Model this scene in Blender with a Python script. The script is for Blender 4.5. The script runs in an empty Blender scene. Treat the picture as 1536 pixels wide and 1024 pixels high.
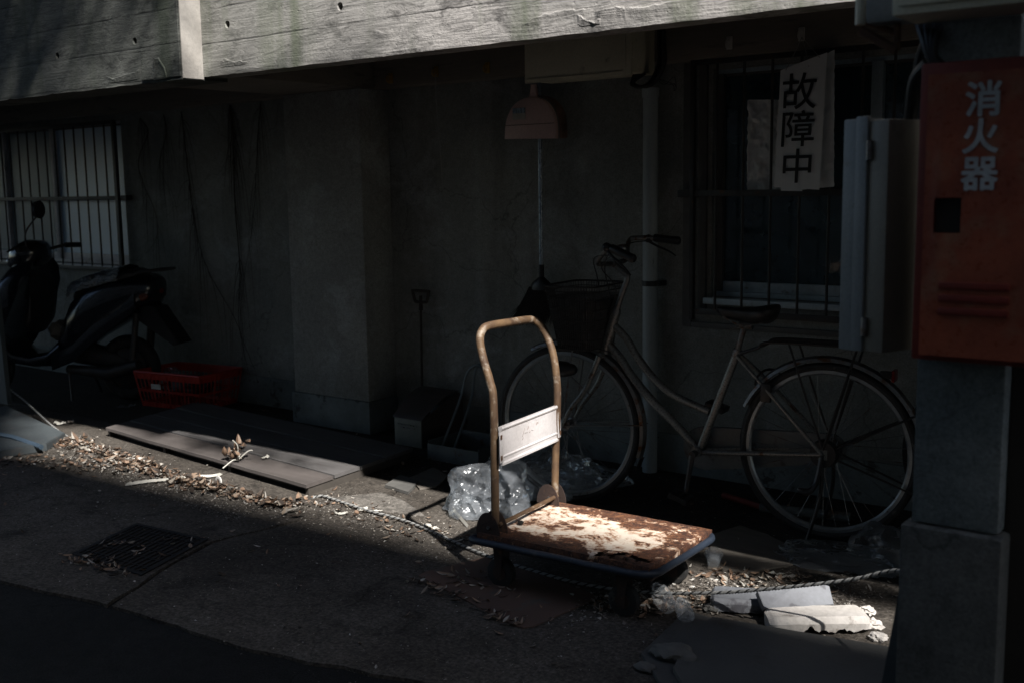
import bpy, bmesh, math, random
from mathutils import Vector, Matrix, noise as mnoise
random.seed(7)
R = math.radians
scene = bpy.context.scene
COL = scene.collection
V = Vector
# ------------------------------------------------------------------ camera
F, CX, CY, CH = 1650.0, 768.0, 512.0, 1.38
RM = Matrix(((0.79367973, 0.07212474, -0.60404512), (0.60815422, -0.11833207, 0.78494966), (-0.01486362, -0.99035122, -0.13778073)))
def ray(px, py): return RM @ V(((px-CX)/F, (py-CY)/F, 1.0))
def G(px, py, z=0.0):
    r = ray(px, py); t = (z-CH)/r.z; return V((r.x*t, r.y*t, z))
def W(px, py, y):
    r = ray(px, py); t = y/r.y; return V((r.x*t, y, CH+r.z*t))
cd = bpy.data.cameras.new('camera'); cam = bpy.data.objects.new('camera', cd); COL.objects.link(cam)
right, down, fwd = RM.col[0], RM.col[1], RM.col[2]
m = Matrix.Identity(4)
for i in range(3):
    m[i][0] = right[i]; m[i][1] = -down[i]; m[i][2] = -fwd[i]
m[2][3] = CH
cam.matrix_world = m
cd.sensor_width = 36; cd.lens = F/1536*36; cd.clip_start = .05; cd.clip_end = 400
cd.dof.use_dof = True; cd.dof.focus_distance = 4.0; cd.dof.aperture_fstop = 4.0
scene.camera = cam
# ------------------------------------------------------------------ light
EL, AZ = R(45), R(29.3)     # sun comes from +x, a little from -y
SD = V((math.cos(EL)*math.cos(AZ), -math.cos(EL)*math.sin(AZ), math.sin(EL)))
w = bpy.data.worlds.new('World'); scene.world = w; w.use_nodes = True
nt = w.node_tree; sky = nt.nodes.new('ShaderNodeTexSky'); sky.sky_type = 'NISHITA'; sky.sun_disc = False
sky.sun_elevation = EL; sky.sun_rotation = math.atan2(SD.x, SD.y)
hs = nt.nodes.new('ShaderNodeHueSaturation'); hs.inputs['Saturation'].default_value = 1.0; nt.links.new(sky.outputs[0], hs.inputs['Color']); nt.links.new(hs.outputs[0], nt.nodes['Background'].inputs[0]); nt.nodes['Background'].inputs[1].default_value = .066
sl = bpy.data.lights.new('sun', 'SUN'); sl.energy = 5; sl.angle = R(.7); sl.color = (1, .965, .925)
so = bpy.data.objects.new('sun', sl); COL.objects.link(so); so.rotation_euler = SD.to_track_quat('Z', 'Y').to_euler(); so.location = (0, 0, 30)
scene.view_settings.view_transform = 'Standard'; scene.view_settings.look = 'None'; scene.view_settings.exposure = 1.0
scene.cycles.max_bounces = 6; scene.cycles.diffuse_bounces = 4; scene.cycles.transparent_max_bounces = 10
# ------------------------------------------------------------------ materials
def _n(nt, t, **k):
    n = nt.nodes.new(t)
    for a, b in k.items(): setattr(n, a, b)
    return n
def noise(nt, vec, scale, detail=6, rough=.6, dist=0):
    n = _n(nt, 'ShaderNodeTexNoise'); n.inputs['Scale'].default_value = scale; n.inputs['Detail'].default_value = min(detail, 6)
    n.inputs['Roughness'].default_value = rough; n.inputs['Distortion'].default_value = dist
    nt.links.new(vec, n.inputs['Vector']); return n.outputs['Fac']
def ramp(nt, fac, stops):
    r = _n(nt, 'ShaderNodeValToRGB'); e = r.color_ramp.elements
    while len(e) < len(stops): e.new(.5)
    for i, (p, c) in enumerate(stops):
        e[i].position = p; e[i].color = (c, c, c, 1) if isinstance(c, (int, float)) else (*c, 1)
    nt.links.new(fac, r.inputs[0]); return r.outputs[0]
def mix(nt, fac, a, b, mode='MIX'):
    n = _n(nt, 'ShaderNodeMix', data_type='RGBA', blend_type=mode)
    if isinstance(fac, (int, float)): n.inputs[0].default_value = fac
    else: nt.links.new(fac, n.inputs[0])
    for s, v in ((6, a), (7, b)):
        if isinstance(v, tuple): n.inputs[s].default_value = (*v, 1)
        else: nt.links.new(v, n.inputs[s])
    return n.outputs[2]
def mapping(nt, scale=(1, 1, 1), loc=(0, 0, 0), geo=False):
    tc = _n(nt, 'ShaderNodeNewGeometry' if geo else 'ShaderNodeTexCoord'); mp = _n(nt, 'ShaderNodeMapping')
    nt.links.new(tc.outputs['Position' if geo else 'Object'], mp.inputs[0]); mp.inputs['Scale'].default_value = scale; mp.inputs['Location'].default_value = loc
    return mp.outputs[0]
def bump(nt, bs, h, st, dist=.01):
    b = _n(nt, 'ShaderNodeBump'); b.inputs['Strength'].default_value = st; b.inputs['Distance'].default_value = dist
    nt.links.new(h, b.inputs['Height']); nt.links.new(b.outputs[0], bs.inputs['Normal']); return b
def newmat(name):
    mt = bpy.data.materials.new(name); mt.use_nodes = True
    return mt, mt.node_tree, mt.node_tree.nodes['Principled BSDF']
def M(name, c1, c2=None, c3=None, rough=.8, scale=6, spot=(.58, .66), sscale=14, bs=60, b=.3, bd=.003, metal=0, rv=.12, coat=0, stretch=(1, 1, 1)):
    """c1/c2 large mottling, c3 crisp spots (dirt, rust, chips)"""
    mt, nt, p = newmat(name)
    vec = mapping(nt, stretch)
    c2 = c2 or tuple(v*.72 for v in c1)
    col = mix(nt, ramp(nt, noise(nt, vec, scale), [(.35, 0.), (.65, 1.)]), c1, c2)
    fine = noise(nt, vec, bs, 5, .65)
    col = mix(nt, .35, col, ramp(nt, fine, [(.3, .35), (.7, 1.)]), 'MULTIPLY')
    if c3: col = mix(nt, ramp(nt, noise(nt, vec, sscale, 8, .62), [(spot[0], 0.), (spot[1], 1.)]), col, c3)
    nt.links.new(col, p.inputs['Base Color']); p.inputs['Metallic'].default_value = metal
    rr = ramp(nt, fine, [(.3, max(rough-rv, .03)), (.7, min(rough+rv, 1.))]); nt.links.new(rr, p.inputs['Roughness'])
    if b: bump(nt, p, fine, b, bd)
    if coat: p.inputs['Coat Weight'].default_value = coat
    return mt
MT = {}
def wall_mat(name, ca, cb, cl, dark, off=0., crack=.5):
    mt, nt, p = newmat(name); L = nt.links; pos = mapping(nt, geo=True)
    col = mix(nt, ramp(nt, noise(nt, mapping(nt, (1, 1, 1), (off, 0, 0), True), 1.5, 6, .62), [(.38, 0.), (.62, 1.)]), ca, cb)
    st = noise(nt, mapping(nt, (2.6, 2.6, .3), (off, 0, 2), True), 1.2, 5, .6)
    col = mix(nt, ramp(nt, st, [(.52, 0.), (.62, .35), (.70, .12), (.76, .45)]), col, dark)
    st2 = noise(nt, mapping(nt, (4, 4, .25), (off+4, 0, 7), True), 1.1, 4, .55)
    col = mix(nt, ramp(nt, st2, [(.60, 0.), (.72, .25)]), col, cl)
    pt = noise(nt, mapping(nt, (1, 1, 1.3), (off+8, 0, 1), True), 3.1, 6, .7, .4)
    col = mix(nt, ramp(nt, pt, [(.52, 0.), (.68, .6)]), col, cl)
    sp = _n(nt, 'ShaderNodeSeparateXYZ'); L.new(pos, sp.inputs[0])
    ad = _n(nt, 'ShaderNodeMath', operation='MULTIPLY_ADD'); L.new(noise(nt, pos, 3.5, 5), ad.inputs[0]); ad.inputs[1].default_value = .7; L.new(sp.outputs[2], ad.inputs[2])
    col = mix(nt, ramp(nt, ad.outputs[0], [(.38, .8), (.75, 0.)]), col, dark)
    fine = noise(nt, pos, 140, 5, .7); med = noise(nt, pos, 38, 5, .7)
    col = mix(nt, .55, col, ramp(nt, fine, [(.34, .45), (.5, .95), (.66, 1.35)]), 'MULTIPLY')
    col = mix(nt, .35, col, ramp(nt, med, [(.36, .55), (.56, 1.)]), 'MULTIPLY')
    cr = _n(nt, 'ShaderNodeTexVoronoi', feature='DISTANCE_TO_EDGE'); cr.inputs['Scale'].default_value = .9
    wv = _n(nt, 'ShaderNodeVectorMath', operation='MULTIPLY_ADD'); nz = _n(nt, 'ShaderNodeTexNoise'); nz.inputs['Scale'].default_value = 4; nz.inputs['Detail'].default_value = 5; L.new(pos, nz.inputs['Vector'])
    L.new(nz.outputs['Color'], wv.inputs[0]); wv.inputs[1].default_value = (.3, .3, .3); L.new(pos, wv.inputs[2]); L.new(wv.outputs[0], cr.inputs['Vector'])
    ck = ramp(nt, cr.outputs['Distance'], [(.0, .2), (.0035, 1.)])
    col = mix(nt, crack, col, ck, 'MULTIPLY')
    L.new(col, p.inputs['Base Color']); p.inputs['Roughness'].default_value = .92
    bump(nt, p, mix(nt, .4, fine, med), .6, .005); return mt
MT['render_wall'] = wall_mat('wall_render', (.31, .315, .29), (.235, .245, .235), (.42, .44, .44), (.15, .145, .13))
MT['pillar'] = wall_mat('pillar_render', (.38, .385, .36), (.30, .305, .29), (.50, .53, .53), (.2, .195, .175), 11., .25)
MT['plinth'] = M('plinth_mortar', (.26, .29, .285), (.15, .165, .16), (.07, .07, .065), rough=.9, scale=4, bs=90, b=.5, bd=.004)
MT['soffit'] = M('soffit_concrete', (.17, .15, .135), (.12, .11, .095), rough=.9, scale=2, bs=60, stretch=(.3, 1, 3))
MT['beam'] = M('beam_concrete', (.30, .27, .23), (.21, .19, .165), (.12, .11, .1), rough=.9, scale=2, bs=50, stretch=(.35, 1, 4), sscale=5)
MT['black_plastic'] = M('black_plastic', (.018, .018, .02), (.012, .012, .013), (.05, .048, .045), rough=.42, scale=4, sscale=20, spot=(.6, .75), bs=200, b=.1)
MT['rubber'] = M('old_rubber', (.022, .022, .022), (.015, .015, .015), (.06, .055, .05), rough=.75, scale=8, sscale=25, bs=160)
MT['scooter_paint'] = M('dark_scooter_paint', (.012, .015, .022), (.009, .011, .016), (.04, .04, .04), rough=.22, scale=3, sscale=6, spot=(.62, .8), bs=180, b=.05, coat=.5)
MT['vinyl'] = M('seat_vinyl', (.02, .02, .022), rough=.5, bs=90)
MT['chrome'] = M('dull_chrome', (.42, .42, .43), (.3, .3, .31), (.16, .09, .05), rough=.32, metal=1, sscale=30, spot=(.6, .68), bs=150, b=.1)
MT['steel'] = M('worn_steel', (.3, .3, .3), (.2, .2, .2), (.14, .07, .035), rough=.45, metal=.9, sscale=22, spot=(.52, .64), bs=140)
MT['rim'] = M('alloy_rim', (.44, .47, .48), (.32, .34, .35), (.14, .11, .08), rough=.4, metal=.8, sscale=40, spot=(.62, .7))
MT['frame_paint'] = M('bicycle_paint', (.27, .275, .265), (.18, .185, .18), (.09, .05, .03), rough=.32, metal=.55, scale=6, sscale=18, spot=(.60, .67), bs=150, b=.1)
MT['case'] = M('scuffed_chain_case', (.17, .18, .18), (.11, .115, .115), (.05, .045, .04), rough=.4, scale=6, sscale=14)
MT['rust_dark'] = M('dark_rust_iron', (.055, .032, .024), (.035, .022, .018), (.11, .055, .03), rough=.85, scale=14, sscale=34, spot=(.58, .7), bs=120, b=.5)
MT['rust'] = M('brown_rust', (.11, .052, .027), (.06, .03, .018), (.18, .10, .05), rough=.88, scale=14, sscale=40, spot=(.55, .66), bs=120, b=.6)
MT['tube_rust'] = M('rusty_painted_tube', (.17, .105, .055), (.085, .05, .03), (.27, .22, .17), rough=.6, scale=16, sscale=26, spot=(.56, .68), bs=130, b=.35, bd=.002, metal=.1)
MT['panel_paint'] = M('chalky_white_paint', (.66, .63, .625), (.54, .51, .50), (.18, .085, .04), rough=.5, scale=6, sscale=16, spot=(.66, .72), bs=110, b=.12)
MT['bumper'] = M('blue_rubber_bumper', (.026, .036, .055), (.018, .026, .04), (.08, .08, .085), rough=.5, scale=10, sscale=40, spot=(.6, .74), bs=120)
MT['dark_void'] = M('hollow_shade', (.03, .026, .022), rough=.9)  # flat dark colour standing in for shade inside hollows
MT['box_cream'] = M('cream_box_paint', (.80, .76, .60), (.68, .64, .50), (.2, .17, .12), rough=.55, scale=3, sscale=12, spot=(.64, .76), bs=180, b=.08)
MT['box_grey'] = M('grey_box_paint', (.27, .285, .285), (.20, .215, .215), (.14, .12, .09), rough=.45, scale=4, sscale=14, spot=(.62, .75), bs=160, b=.1)
MT['box_brown'] = M('weathered_box_paint', (.24, .215, .17), (.18, .16, .13), (.12, .1, .07), rough=.5, scale=4, sscale=12, spot=(.62, .75), bs=160, b=.1)
MT['red_paint'] = M('faded_red_paint', (.42, .105, .052), (.25, .06, .034), (.33, .18, .11), rough=.34, scale=7, sscale=9, spot=(.52, .72), bs=90, b=.3, bd=.003)
MT['red_dark'] = M('dark_red_frame', (.26, .04, .025), (.18, .028, .02), rough=.45, bs=120)
MT['letter'] = M('faded_white_lettering', (.60, .62, .63), (.45, .47, .48), rough=.6, scale=40)
MT['ink'] = M('black_ink', (.012, .012, .014), rough=.5, b=0)
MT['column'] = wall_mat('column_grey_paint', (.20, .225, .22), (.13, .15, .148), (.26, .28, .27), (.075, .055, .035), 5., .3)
MT['column_old'] = M('column_grey_paint_plain', (.19, .215, .21), (.13, .15, .148), (.09, .06, .035), rough=.55, scale=3, sscale=5, spot=(.54, .72), bs=110, b=.2, stretch=(2.2, 2.2, .35))
MT['column_base'] = wall_mat('column_base_mortar', (.12, .12, .108), (.08, .08, .072), (.17, .17, .155), (.045, .042, .036), 2., .6)
MT['base_old'] = M('column_base_plain', (.10, .10, .09), (.07, .07, .063), rough=.9, scale=5, bs=110, b=.4)
MT['pipe'] = M('grey_pvc', (.46, .52, .54), (.35, .40, .42), (.1, .1, .1), rough=.5, scale=4, sscale=14, spot=(.66, .74), bs=160, b=.1, stretch=(2, 2, .4))
MT['cable'] = M('black_cable', (.02, .02, .02), rough=.5)
MT['pink'] = M('pink_plastic', (.86, .62, .58), (.74, .52, .49), (.2, .12, .1), rough=.45, scale=6, sscale=18, spot=(.66, .78), bs=160, b=.06)
MT['pink_dark'] = M('dirty_pink_plastic', (.30, .17, .13), (.1, .07, .055), rough=.6, scale=12)
MT['tube_blue'] = M('blue_grey_steel_pole', (.36, .42, .50), (.25, .3, .36), (.1, .1, .1), rough=.3, metal=.6, stretch=(1, 1, .3))
MT['bristle'] = M('black_bristles', (.028, .026, .024), (.015, .014, .013), rough=.7, b=0)
MT['white_plastic'] = M('dirty_white_plastic', (.68, .66, .62), (.55, .53, .5), rough=.45, scale=20)
MT['hook_yellow'] = M('yellow_insulator', (.48, .30, .05), (.36, .22, .05), rough=.45, scale=30)
MT['alu'] = M('window_aluminium', (.46, .56, .62), (.36, .45, .50), (.16, .15, .14), rough=.4, metal=.1, scale=8, sscale=12, spot=(.6, .72))
MT['white_frame'] = M('pale_window_frame', (.86, .83, .86), (.7, .68, .7), (.25, .22, .2), rough=.45, scale=8, sscale=16, spot=(.6, .7))
MT['trim'] = M('window_trim', (.15, .145, .14), (.10, .10, .095), rough=.7, scale=10)
MT['bar'] = M('window_bars_steel', (.07, .07, .072), (.045, .045, .045), (.10, .05, .03), rough=.5, scale=10, sscale=30, metal=.4)
MT['curtain'] = M('pale_curtain', (.42, .48, .54), (.3, .34, .38), rough=.9, scale=2, bs=30, stretch=(6, 1, .4))
MT['interior'] = M('dark_interior', (.03, .03, .03), rough=.9)
MT['crate'] = M('red_crate_plastic', (.52, .035, .02), (.40, .028, .018), (.2, .06, .04), rough=.45, scale=8, sscale=25, spot=(.62, .75), b=.08)
MT['board'] = M('worn_deck_boards', (.14, .132, .13), (.10, .095, .092), (.055, .042, .036), rough=.7, scale=3, sscale=9, spot=(.58, .72), bs=70, b=.4, stretch=(.5, 4, 4))
MT['board_brown'] = M('brown_deck_board', (.125, .108, .10), (.09, .078, .072), (.055, .042, .036), rough=.7, scale=3, sscale=9, spot=(.6, .72), bs=70, b=.4, stretch=(.5, 4, 4))
MT['joist'] = M('dark_joist', (.07, .06, .05), rough=.9)
MT['flatboard'] = M('grey_flat_board', (.085, .085, .08), (.06, .06, .058), (.04, .032, .027), rough=.7, scale=2.5, sscale=7, spot=(.58, .74), bs=90, b=.25)
MT['rope_light'] = M('rope_light', (.36, .36, .345), (.27, .27, .26), rough=.85, scale=60, bs=300)
MT['rope_dark'] = M('rope_dark', (.035, .035, .035), rough=.85, scale=60, bs=300)
MT['stand'] = M('blue_grey_stand', (.085, .10, .105), (.06, .07, .075), (.08, .08, .08), rough=.6, scale=5, sscale=12, bs=100)
MT['stand_blue'] = M('blue_tube', (.08, .12, .17), (.06, .09, .12), rough=.45, scale=8)
MT['iron'] = M('cast_iron', (.022, .02, .019), (.014, .013, .012), (.05, .035, .025), rough=.75, scale=12, sscale=25, metal=.3)
MT['plate'] = M('rusty_floor_plate', (.13, .075, .055), (.095, .06, .045), (.075, .065, .055), rough=.8, scale=3, sscale=8, bs=120, b=.4)
MT['slab'] = M('white_concrete_lump', (.66, .62, .58), (.54, .505, .46), (.30, .27, .24), rough=.92, scale=6, sscale=22, spot=(.6, .7), bs=60, b=.7, bd=.004)
MT['tile'] = M('grey_veined_stone', (.21, .22, .24), (.16, .165, .18), (.08, .08, .09), rough=.6, scale=6, sscale=8, spot=(.56, .60), bs=80, b=.3)
MT['stone'] = M('dull_grey_stone', (.13, .125, .115), (.09, .088, .082), rough=.9, scale=20, bs=90, b=.6)
MT['card'] = M('old_cardboard', (.17, .15, .125), (.12, .105, .09), rough=.9, scale=5, stretch=(1, 4, 1))
MT['dark_cloth'] = M('dark_sheet', (.06, .055, .05), rough=.85, scale=6)
MT['vine'] = M('dry_vine', (.07, .055, .04), rough=.9)
MT['paper'] = M('yellowed_paper', (.62, .60, .54), (.5, .48, .42), (.3, .22, .14), rough=.8, scale=16, sscale=20, spot=(.64, .7), bs=200, b=.1)
MT['orange_lens'] = M('orange_lens', (.14, .03, .01), rough=.15, b=0)
MT['red_lens'] = M('red_lens', (.16, .012, .01), rough=.15, b=0)
MT['lamp_glass'] = M('clear_lamp_lens', (.55, .55, .55), rough=.08, b=0, metal=.6)
MT['pan'] = M('grey_tin_pan', (.16, .185, .19), (.11, .13, .135), (.08, .05, .03), rough=.5, metal=.3, scale=6, sscale=16)
MT['pan_lid'] = M('dark_tin_lid', (.09, .075, .07), (.06, .05, .047), rough=.5, metal=.2, scale=6)
MT['pan_front'] = M('olive_tin_front', (.28, .285, .24), (.2, .205, .18), rough=.6, scale=6)
MT['wall_far'] = M('opposite_wall', (.34, .33, .31), (.27, .265, .25), rough=.9, scale=.6, bs=20)
MT['wall_up'] = M('upper_facade', (.14, .135, .13), (.1, .1, .095), rough=.9, scale=.6, bs=20)
MT['bark'] = M('tree_bark', (.09, .07, .055), (.06, .045, .035), rough=.95, scale=8, b=.8)

# glass / film
def glassy(name, tint, trans, rough, bumps=0, bsc=10, diff=.0):
    mt, nt, p = newmat(name); out = nt.nodes['Material Output']
    p.inputs['Base Color'].default_value = (*tint, 1); p.inputs['Roughness'].default_value = rough
    p.inputs['IOR'].default_value = 1.5
    tr = _n(nt, 'ShaderNodeBsdfTransparent'); ms = _n(nt, 'ShaderNodeMixShader')
    vec = mapping(nt)
    if bumps: bump(nt, p, noise(nt, vec, bsc, 3, .6, .6), bumps, .01)
    f = ramp(nt, noise(nt, vec, bsc*1.3, 4), [(.3, max(trans-diff, 0)), (.7, min(trans+diff, 1.))])
    nt.links.new(f, ms.inputs[0]); nt.links.new(p.outputs[0], ms.inputs[1]); nt.links.new(tr.outputs[0], ms.inputs[2])
    nt.links.new(ms.outputs[0], out.inputs[0]); return mt
def film(name, milk, gl, rough, sc):
    mt, nt, p = newmat(name); L = nt.links; nt.nodes.remove(p); out = nt.nodes['Material Output']; vec = mapping(nt)
    h = noise(nt, vec, sc, 4, .6, 1.2)
    rd = _n(nt, 'ShaderNodeMath', operation='PINGPONG'); L.new(h, rd.inputs[0]); rd.inputs[1].default_value = .12
    b = _n(nt, 'ShaderNodeBump'); b.inputs['Strength'].default_value = .55; b.inputs['Distance'].default_value = .03; L.new(rd.outputs[0], b.inputs['Height'])
    tr = _n(nt, 'ShaderNodeBsdfTransparent'); tr.inputs[0].default_value = (.93, .95, .96, 1)
    go = _n(nt, 'ShaderNodeBsdfGlossy'); go.inputs['Roughness'].default_value = rough; L.new(b.outputs[0], go.inputs['Normal'])
    fr = _n(nt, 'ShaderNodeFresnel'); fr.inputs[0].default_value = 1.45; L.new(b.outputs[0], fr.inputs['Normal'])
    m1 = _n(nt, 'ShaderNodeMath', operation='MULTIPLY_ADD'); L.new(fr.outputs[0], m1.inputs[0]); m1.inputs[1].default_value = gl; m1.inputs[2].default_value = .03
    a = _n(nt, 'ShaderNodeMixShader'); L.new(m1.outputs[0], a.inputs[0]); L.new(tr.outputs[0], a.inputs[1]); L.new(go.outputs[0], a.inputs[2])
    tl = _n(nt, 'ShaderNodeBsdfTranslucent'); tl.inputs[0].default_value = (.8, .84, .9, 1); df = _n(nt, 'ShaderNodeBsdfDiffuse'); df.inputs[0].default_value = (.75, .8, .86, 1)
    L.new(b.outputs[0], df.inputs['Normal']); c_ = _n(nt, 'ShaderNodeMixShader'); c_.inputs[0].default_value = .5; L.new(tl.outputs[0], c_.inputs[1]); L.new(df.outputs[0], c_.inputs[2])
    d_ = _n(nt, 'ShaderNodeMixShader'); L.new(ramp(nt, noise(nt, vec, 7, 4), [(.35, milk*.4), (.65, milk*1.5)]), d_.inputs[0]); L.new(a.outputs[0], d_.inputs[1]); L.new(c_.outputs[0], d_.inputs[2])
    L.new(d_.outputs[0], out.inputs[0]); return mt
MT['film'] = film('clear_bag_film', .15, .6, .2, 4)
MT['film_dark'] = film('dusty_film', .06, .5, .3, 5)
MT['glass'] = glassy('dark_window_glass', (.05, .085, .105), .2, .07, .10, 5, .15)
MT['frost'] = glassy('frosted_glass_sky_tint', (.60, .80, 1.0), .02, .18, .3, 60)  # sky reflection put into the bright blue base colour
MT['frost'].node_tree.nodes['Principled BSDF'].inputs['IOR'].default_value = 1.9
_u = (0)
MT['frost_dim'] = glassy('dim_frosted_glass', (.34, .44, .50), .2, .2, .3, 40)  # same glass with less sky reflection in its colour
MT['pet'] = glassy('clear_bottle', (.75, .8, .84), .78, .07, .3, 30, .1)
MT['sleeve'] = glassy('plastic_sleeve', (.5, .52, .54), .45, .2, .7, 12, .2)
mt, nt, p = newmat('sheet_in_sleeve'); MT['sheet'] = mt
vec = mapping(nt); nt.links.new(mix(nt, noise(nt, vec, 5), (.74, .77, .78), (.62, .65, .67)), p.inputs['Base Color'])
p.inputs['Roughness'].default_value = .28; bump(nt, p, noise(nt, mapping(nt, (1, 1, .5)), 12, 4, .6, 1.), .5, .01)

# foil-like wrap on the scooter seat
mt, nt, p = newmat('crinkled_seat_wrap'); MT['wrap'] = mt
p.inputs['Roughness'].default_value = .14; p.inputs['Base Color'].default_value = (.30, .32, .34, 1); p.inputs['Metallic'].default_value = .7
bump(nt, p, noise(nt, mapping(nt), 26, 5, .7, 1.5), 1., .02)

# board-formed concrete
def map01(nt, v_, a, b):
    m_ = _n(nt, 'ShaderNodeMapRange'); nt.links.new(v_, m_.inputs[0]); m_.inputs[1].default_value = a; m_.inputs[2].default_value = b; return m_.outputs[0]
def board_concrete(name, ca, cb, green, gamt, xoff):
    mt, nt, p = newmat(name); L = nt.links
    pos = mapping(nt, geo=True)
    sep = _n(nt, 'ShaderNodeSeparateXYZ'); L.new(pos, sep.inputs[0])
    # wood grain: long noise, strongly stretched along x, warped by knots
    g1 = noise(nt, mapping(nt, (1.0, 1, 8.5), (xoff, 0, 0), True), 2.4, 5, .55, 2.6)
    g2 = noise(nt, mapping(nt, (1.6, 2, 46), (xoff, 0, 0), True), 2.0, 4, .6, 1.2)
    big = noise(nt, mapping(nt, (1, 1, 1.2), (xoff+3, 0, 0), True), 1.9, 6, .62)
    blot = noise(nt, mapping(nt, (1, 1, 2.2), (xoff+9, 0, 1), True), 6.5, 9, .7, .5)
    col = mix(nt, ramp(nt, big, [(.38, 0.), (.62, 1.)]), ca, cb)
    col = mix(nt, .85, col, ramp(nt, g1, [(.28, .35), (.39, .95), (.455, .45), (.485, 1.), (.55, .9), (.585, .5), (.62, 1.)]), 'MULTIPLY')
    col = mix(nt, .5, col, ramp(nt, g2, [(.35, .55), (.55, 1.)]), 'MULTIPLY')
    col = mix(nt, .8, col, ramp(nt, blot, [(.36, .30), (.48, 1.)]), 'MULTIPLY')
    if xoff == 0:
        joint_dim = _n(nt, 'ShaderNodeMath', operation='MULTIPLY_ADD'); L.new(big, joint_dim.inputs[0]); joint_dim.inputs[1].default_value = 1.6; L.new(sep.outputs[0], joint_dim.inputs[2])
        col = mix(nt, ramp(nt, map01(nt, joint_dim.outputs[0], -3.4, -1.6), [(0., .8), (1., 0.)]), col, (.17, .175, .15))  # half-shade beside the joint put into the colour, with green-grey algae tone
    # vertical algae streaks
    st = noise(nt, mapping(nt, (4.2, 1, .22), (xoff+1.7, 0, 0), True), 1.1, 4, .65)
    col = mix(nt, ramp(nt, st, [(.56-gamt*.12, 0.), (.74-gamt*.12, .8)]), col, green)
    # board joints every 13 cm, wandering a little
    mth = _n(nt, 'ShaderNodeMath', operation='MULTIPLY_ADD'); L.new(g1, mth.inputs[0]); mth.inputs[1].default_value = .016; L.new(sep.outputs[2], mth.inputs[2])
    md = _n(nt, 'ShaderNodeMath', operation='PINGPONG'); L.new(mth.outputs[0], md.inputs[0]); md.inputs[1].default_value = .0655
    line = ramp(nt, md.outputs[0], [(0., 0.), (.0035, .75), (.007, 1.)])
    wob = ramp(nt, noise(nt, mapping(nt, (2, 1, 6), geo=True), 2.5), [(.42, 0.), (.62, .85)])
    lm = _n(nt, 'ShaderNodeMath', operation='MAXIMUM'); L.new(line, lm.inputs[0]); L.new(wob, lm.inputs[1])
    col = mix(nt, .55, col, lm.outputs[0], 'MULTIPLY')
    L.new(col, p.inputs['Base Color']); p.inputs['Roughness'].default_value = .9
    pit = _n(nt, 'ShaderNodeTexVoronoi'); L.new(mapping(nt, geo=True), pit.inputs['Vector']); pit.inputs['Scale'].default_value = 26
    pr = ramp(nt, pit.outputs['Distance'], [(.06, 0.), (.11, 1.)])
    h = mix(nt, .4, g1, g2); h = mix(nt, .3, h, lm.outputs[0]); h = mix(nt, .15, h, pr)
    h = mix(nt, .25, h, noise(nt, mapping(nt, geo=True), 90, 6))
    bump(nt, p, h, .8, .010)
    return mt
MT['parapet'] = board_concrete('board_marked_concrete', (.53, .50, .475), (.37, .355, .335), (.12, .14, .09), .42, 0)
MT['parapet_left'] = board_concrete('mossy_shaded_board_concrete', (.145, .15, .135), (.095, .10, .09), (.045, .055, .038), .7, 7)  # mossy tone, darkened further to stand in for shade
MT['parapet_end'] = M('pale_concrete_edge', (.50, .47, .43), (.44, .41, .37), rough=.9, scale=5, bs=60, b=.35)

# ground
def ground_mat(name, ca, cb, stain, grit, bst):
    mt, nt, p = newmat(name); L = nt.links
    pos = mapping(nt, geo=True)
    col = mix(nt, ramp(nt, noise(nt, pos, 1.3, 5, .65), [(.38, 0.), (.62, 1.)]), ca, cb)
    col = mix(nt, ramp(nt, noise(nt, pos, 4.5, 8, .7, .6), [(.54, 0.), (.68, .8)]), col, stain)
    fine = noise(nt, pos, grit, 8, .7)
    col = mix(nt, .85, col, ramp(nt, fine, [(.34, .3), (.5, .9), (.66, 1.7)]), 'MULTIPLY')
    col = mix(nt, .55, col, ramp(nt, noise(nt, pos, 22, 5, .7), [(.36, .5), (.5, 1.), (.64, 1.3)]), 'MULTIPLY')
    vo = _n(nt, 'ShaderNodeTexVoronoi'); L.new(pos, vo.inputs['Vector']); vo.inputs['Scale'].default_value = 85
    sp = ramp(nt, vo.outputs['Distance'], [(.1, 1.), (.2, 0.)])
    gate = ramp(nt, noise(nt, pos, 9, 3), [(.5, 0.), (.62, 1.)])
    mm = _n(nt, 'ShaderNodeMath', operation='MULTIPLY'); L.new(sp, mm.inputs[0]); L.new(gate, mm.inputs[1])
    m2 = _n(nt, 'ShaderNodeMath', operation='MULTIPLY'); L.new(mm.outputs[0], m2.inputs[0]); m2.inputs[1].default_value = .6
    col = mix(nt, m2.outputs[0], col, (ca[0]*2.8, ca[1]*2.7, ca[2]*2.5))
    # hair cracks
    cr = _n(nt, 'ShaderNodeTexVoronoi', feature='DISTANCE_TO_EDGE'); cr.inputs['Scale'].default_value = 1.15
    wv = _n(nt, 'ShaderNodeVectorMath', operation='MULTIPLY_ADD')
    nz = _n(nt, 'ShaderNodeTexNoise'); nz.inputs['Scale'].default_value = 5; nz.inputs['Detail'].default_value = 6; L.new(pos, nz.inputs['Vector'])
    L.new(nz.outputs['Color'], wv.inputs[0]); wv.inputs[1].default_value = (.25, .25, 0); L.new(pos, wv.inputs[2]); L.new(wv.outputs[0], cr.inputs['Vector'])
    ck = ramp(nt, cr.outputs['Distance'], [(.0, .25), (.006, 1.)])
    col = mix(nt, .5, col, ck, 'MULTIPLY')
    L.new(col, p.inputs['Base Color']); p.inputs['Roughness'].default_value = .9; p.inputs['Specular IOR Level'].default_value = .2
    h = mix(nt, .5, fine, noise(nt, pos, 12, 6, .7)); h = mix(nt, .15, h, ck)
    bump(nt, p, h, bst, .012); return mt
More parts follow.
